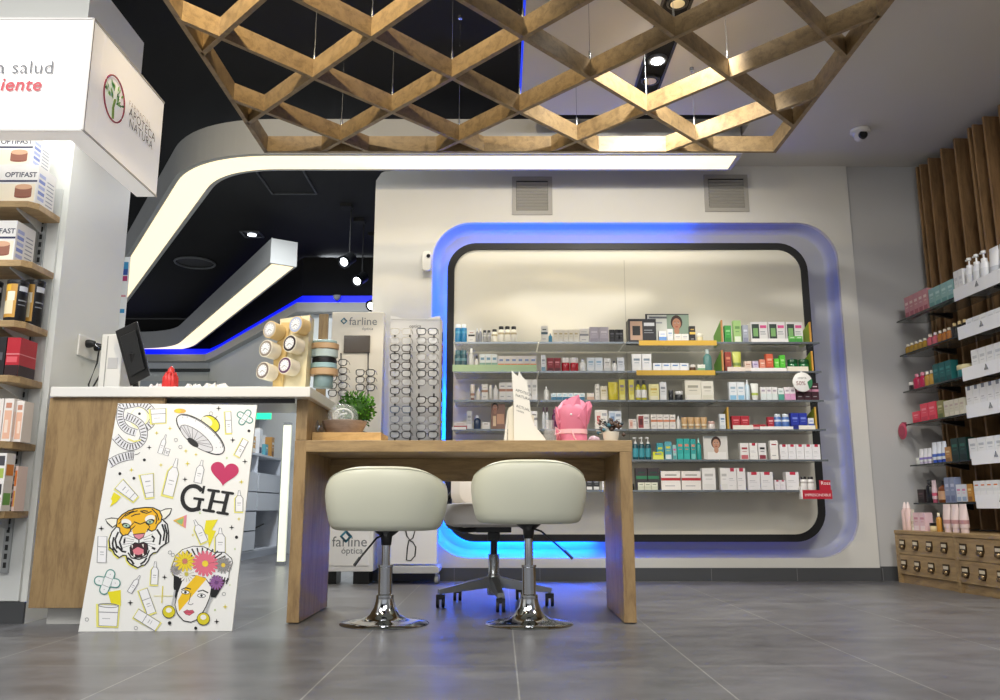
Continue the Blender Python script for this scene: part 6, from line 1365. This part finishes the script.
for q in ([(440, 0), (452, 2), (448, 28)], [(522, -4), (536, -6), (534, 22)], [(455, 90), (462, 60), (470, 92)], [(525, 85), (530, 58), (540, 78)]): poly(c6(q), '#f5f3ea')
for ln in ([(300, 560), (275, 620), (290, 690)], [(330, 590), (310, 640), (330, 700)], [(265, 600), (255, 650), (262, 700)], [(350, 610), (345, 650)], [(640, 500), (660, 560), (650, 630)], [(600, 540), (630, 590), (620, 660)], [(660, 500), (678, 570), (668, 650)], [(560, 590), (580, 610), (570, 640)]): line(c7(ln), 1.5)
for ln in ([(330, 10), (370, 50), (400, 55)], [(300, 20), (330, 60)], [(410, 100), (440, 120), (460, 150)], [(560, 100), (540, 130), (510, 150)], [(600, 20), (625, 35)]): line(c6(ln), 1.5)
line(c6([(415, 60), (440, 100), (500, 112), (560, 90), (580, 40)]), 1.1)
star(101.5, 528.5, 3, '#151517'); item(102.3, 549.5, 9, 26, 2, 'cyl', False)
plaster_cross(107.5, 582, 12.5, 4, 8, -68)
bolt([(108, 592), (121, 590), (121, 606), (112, 606)]); item(108.5, 615.5, 20, 21, 2, 'jar'); line(ellp(108.5, 605.5, 10, 2, 3), .6, GL, True)
item(135, 584, 5, 20, 32, 'bottle', False); item(155, 573, 7, 23, 3, 'bottle'); item(147.5, 601.5, 9, 25, -20, 'cyl'); item(147, 620, 10, 25, -58, 'cyl'); star(130.5, 602.7, 3, '#151517'); star(164.7, 577.2, 2.8, '#151517')
line([(154, 596), (174, 596)], .4, '#dcd25a'); line([(163, 586), (162, 603)], .8, '#dccf3e')
# woman with flowers, a plain invented face
c5 = lambda pts: [(150+x/6.67, 530+y/6.67) for x, y in pts]
wrap = c5([(155, 300), (150, 235), (175, 170), (220, 130), (290, 108), (360, 112), (430, 150), (500, 150), (545, 190), (552, 218), (530, 270), (525, 330), (440, 370), (300, 310), (200, 330)]); poly([(x-1, y) for x, y in wrap], '#e9e36c'); shape(wrap, '#ededee', w=.6)
for k in range(15): 
    a = R(195+k*11); line([c5([(345+120*math.cos(a), 245+80*math.sin(a))])[0], c5([(345+190*math.cos(a), 240+122*math.sin(a))])[0]], 1.2)
for k in range(6): line(c5([(430+18*k, 300+4*k), (420+18*k, 345+3*k)]), 1.1)
poly(c5([(160, 300), (210, 320), (215, 360), (185, 420), (170, 460), (158, 380)]), '#101012'); poly(c5([(400, 350), (500, 330), (495, 360), (440, 450), (408, 450)]), '#101012')
shape(c5([(215, 340), (185, 420), (168, 500), (185, 560), (225, 605), (275, 615), (330, 590), (375, 510), (400, 450), (412, 380), (370, 320), (300, 305), (250, 310)]), '#f0eeeb', w=.7)
poly(c5([(310, 300), (380, 325), (300, 420), (195, 545), (188, 470), (240, 380)]), '#efc21c')
for ex, ey in ((238, 415), (345, 438)): shape(ellp(*c5([(ex, ey)])[0], 4, 1.8, 5), '#f5f5f5', w=.5); dotp(*c5([(ex, ey)])[0], 1.3)
line(c5([(210, 398), (240, 385), (275, 395)]), .9); line(c5([(320, 410), (355, 402), (390, 420)]), .9); line(c5([(275, 420), (262, 480), (255, 492), (275, 500), (290, 490)]), .5, '#3a3a3e')
shape(c5([(225, 545), (250, 532), (262, 538), (285, 534), (298, 548), (265, 570), (240, 562)]), '#d9596f', '#7a2a3a', .4); line(c5([(228, 547), (295, 548)]), .4, '#7a2a3a')
def flower(x, y, r_, col, cc_, n=14):
    p = c5([(x, y)])[0]; rr_ = r_/6.67
    for k in range(n): a = 2*PI*k/n; poly(rot(ellp(rr_*.62, 0, rr_*.4, rr_*.13, 0, 8), p[0], p[1], k*360/n), col); line([p, (p[0]+rr_*.95*math.cos(a+.22), p[1]+rr_*.95*math.sin(a+.22))], .25, '#7a3a3a' if col != '#e8cf2e' else '#8a6a1a')
    dotp(p[0], p[1], rr_*.24, cc_)
flower(245, 295, 55, '#e9e9e2', '#c9c04a'); flower(490, 235, 60, '#8d8f8f', '#e3c64a'); flower(175, 265, 40, '#9a9c9c', '#7d7f7f'); flower(445, 350, 52, '#8f5f9c', '#6a3f7a'); flower(235, 210, 72, '#e8cf2e', '#c9796a'); flower(370, 225, 88, '#df6f84', '#edd23a', 18)
for x, y in ((128, 545), (358, 592)): p = c5([(x, y)])[0]; shape(ellp(p[0], p[1], 6.3, 6.2), '#d9cb24', w=.5); poly(ellp(p[0], p[1]-1.5, 3, 2.6), '#f0efe9')
line(c5([(168, 400), (160, 450), (150, 500)]), 1.4, '#b9babd'); line(c5([(415, 450), (395, 490), (375, 550)]), 1.4, '#b9babd')
dotp(*c5([(133, 620)])[0], 1.8); dotp(*c5([(307, 655)])[0], 1.6); star(*c5([(447, 610)])[0], 3, '#151517'); star(*c5([(503, 512)])[0], 2.8, '#dccf3e')
po = thing('advertising_board', 'large white illustrated board with tiger, heart and GH letters leaning on counter', 'poster board', OP)
PB.build('board', po)
# ================================================================== LIGHTS, WORLD, CAMERA
def area(name, loc, size, power, col=(1, .95, .88), rot=(0, 0, 0), sy_=None, spread=180):
    l = bpy.data.lights.new(name, 'AREA'); l.energy = power; l.size = size; l.color = col; l.spread = R(spread)
    if sy_: l.shape = 'RECTANGLE'; l.size_y = sy_
    o = bpy.data.objects.new(name, l); C.objects.link(o); o.location = loc; o.rotation_euler = rot; return o
def spot(name, loc, tgt, power, ang_=70, col=(1, .93, .82), r_=.04):
    l = bpy.data.lights.new(name, 'SPOT'); l.energy = power; l.spot_size = R(ang_); l.spot_blend = .5; l.color = col; l.shadow_soft_size = r_
    o = bpy.data.objects.new(name, l); C.objects.link(o); o.location = loc; d = Vector(tgt)-Vector(loc); o.rotation_euler = d.to_track_quat('-Z', 'Y').to_euler(); return o
area('shop_ceiling_lamps', (.3, .4, 2.78), 2.6, 75, (1, .97, .92), (R(18), 0, 0), 1.4)
area('shop_ceiling_lamps_left', (-2.2, 1.4, 2.78), 1.2, 52, (1, .98, .95), (R(15), R(0), 0), 1.2)
area('right_unit_fill', (2.15, 2.6, 2.72), .7, 26, (1, .97, .93), (R(18), R(-12), 0), None, 140)  # unseen fill light, added to brighten the right wall unit
area('soffit_glow', (0, 5.08, 2.685), 2.9, 12, (1, .93, .78), (0, 0, 0), .18, 110)
area('back_room_fill', (-1.7, 6.2, 3.1), .5, 75, (.93, .97, 1), (0, 0, 0), .5)  # added fill light for the back room; no fitting hangs here
area('far_wall_fill', (-2.0, 9.0, 3.05), .4, 42, (.9, .96, 1), (R(-10), R(-35), 0), .4)  # extra fill, added only to lift the far wall
area('sign_underlight', (-1.95, 3.2, 2.25), .5, 2.6, (1, 1, .96), (0, 0, 0), .25)
spot('downlight_lamp', (.845, 4.03, 2.80), (.845, 3.9, 0), 50, 100)
spot('downlight_lamp_front', (.845, 3.3, 2.80), (.78, 3.95, 2.2), 95, 105, (1, .95, .86))
spot('warm_spot_left', (-1.0, 2.2, 2.9), (-.8, 3.2, 2.4), 80, 95, (1, .8, .5))
w = bpy.data.worlds.new('world'); bpy.context.scene.world = w; w.use_nodes = True
bg = w.node_tree.nodes['Background']; bg.inputs['Color'].default_value = (.92, .95, 1, 1); bg.inputs['Strength'].default_value = .45
cam = bpy.data.cameras.new('camera'); cam.sensor_width = 36; cam.lens = F/1000*36; cam.clip_start = .05
co = bpy.data.objects.new('camera', cam); C.objects.link(co); co.location = (0, 0, H); co.rotation_euler = (PI/2+P, 0, 0); bpy.context.scene.camera = co
vs_ = bpy.context.scene.view_settings; vs_.view_transform = 'Standard'; vs_.look = 'None'; vs_.gamma = 1; vs_.use_curve_mapping = False; vs_.exposure = 0.42
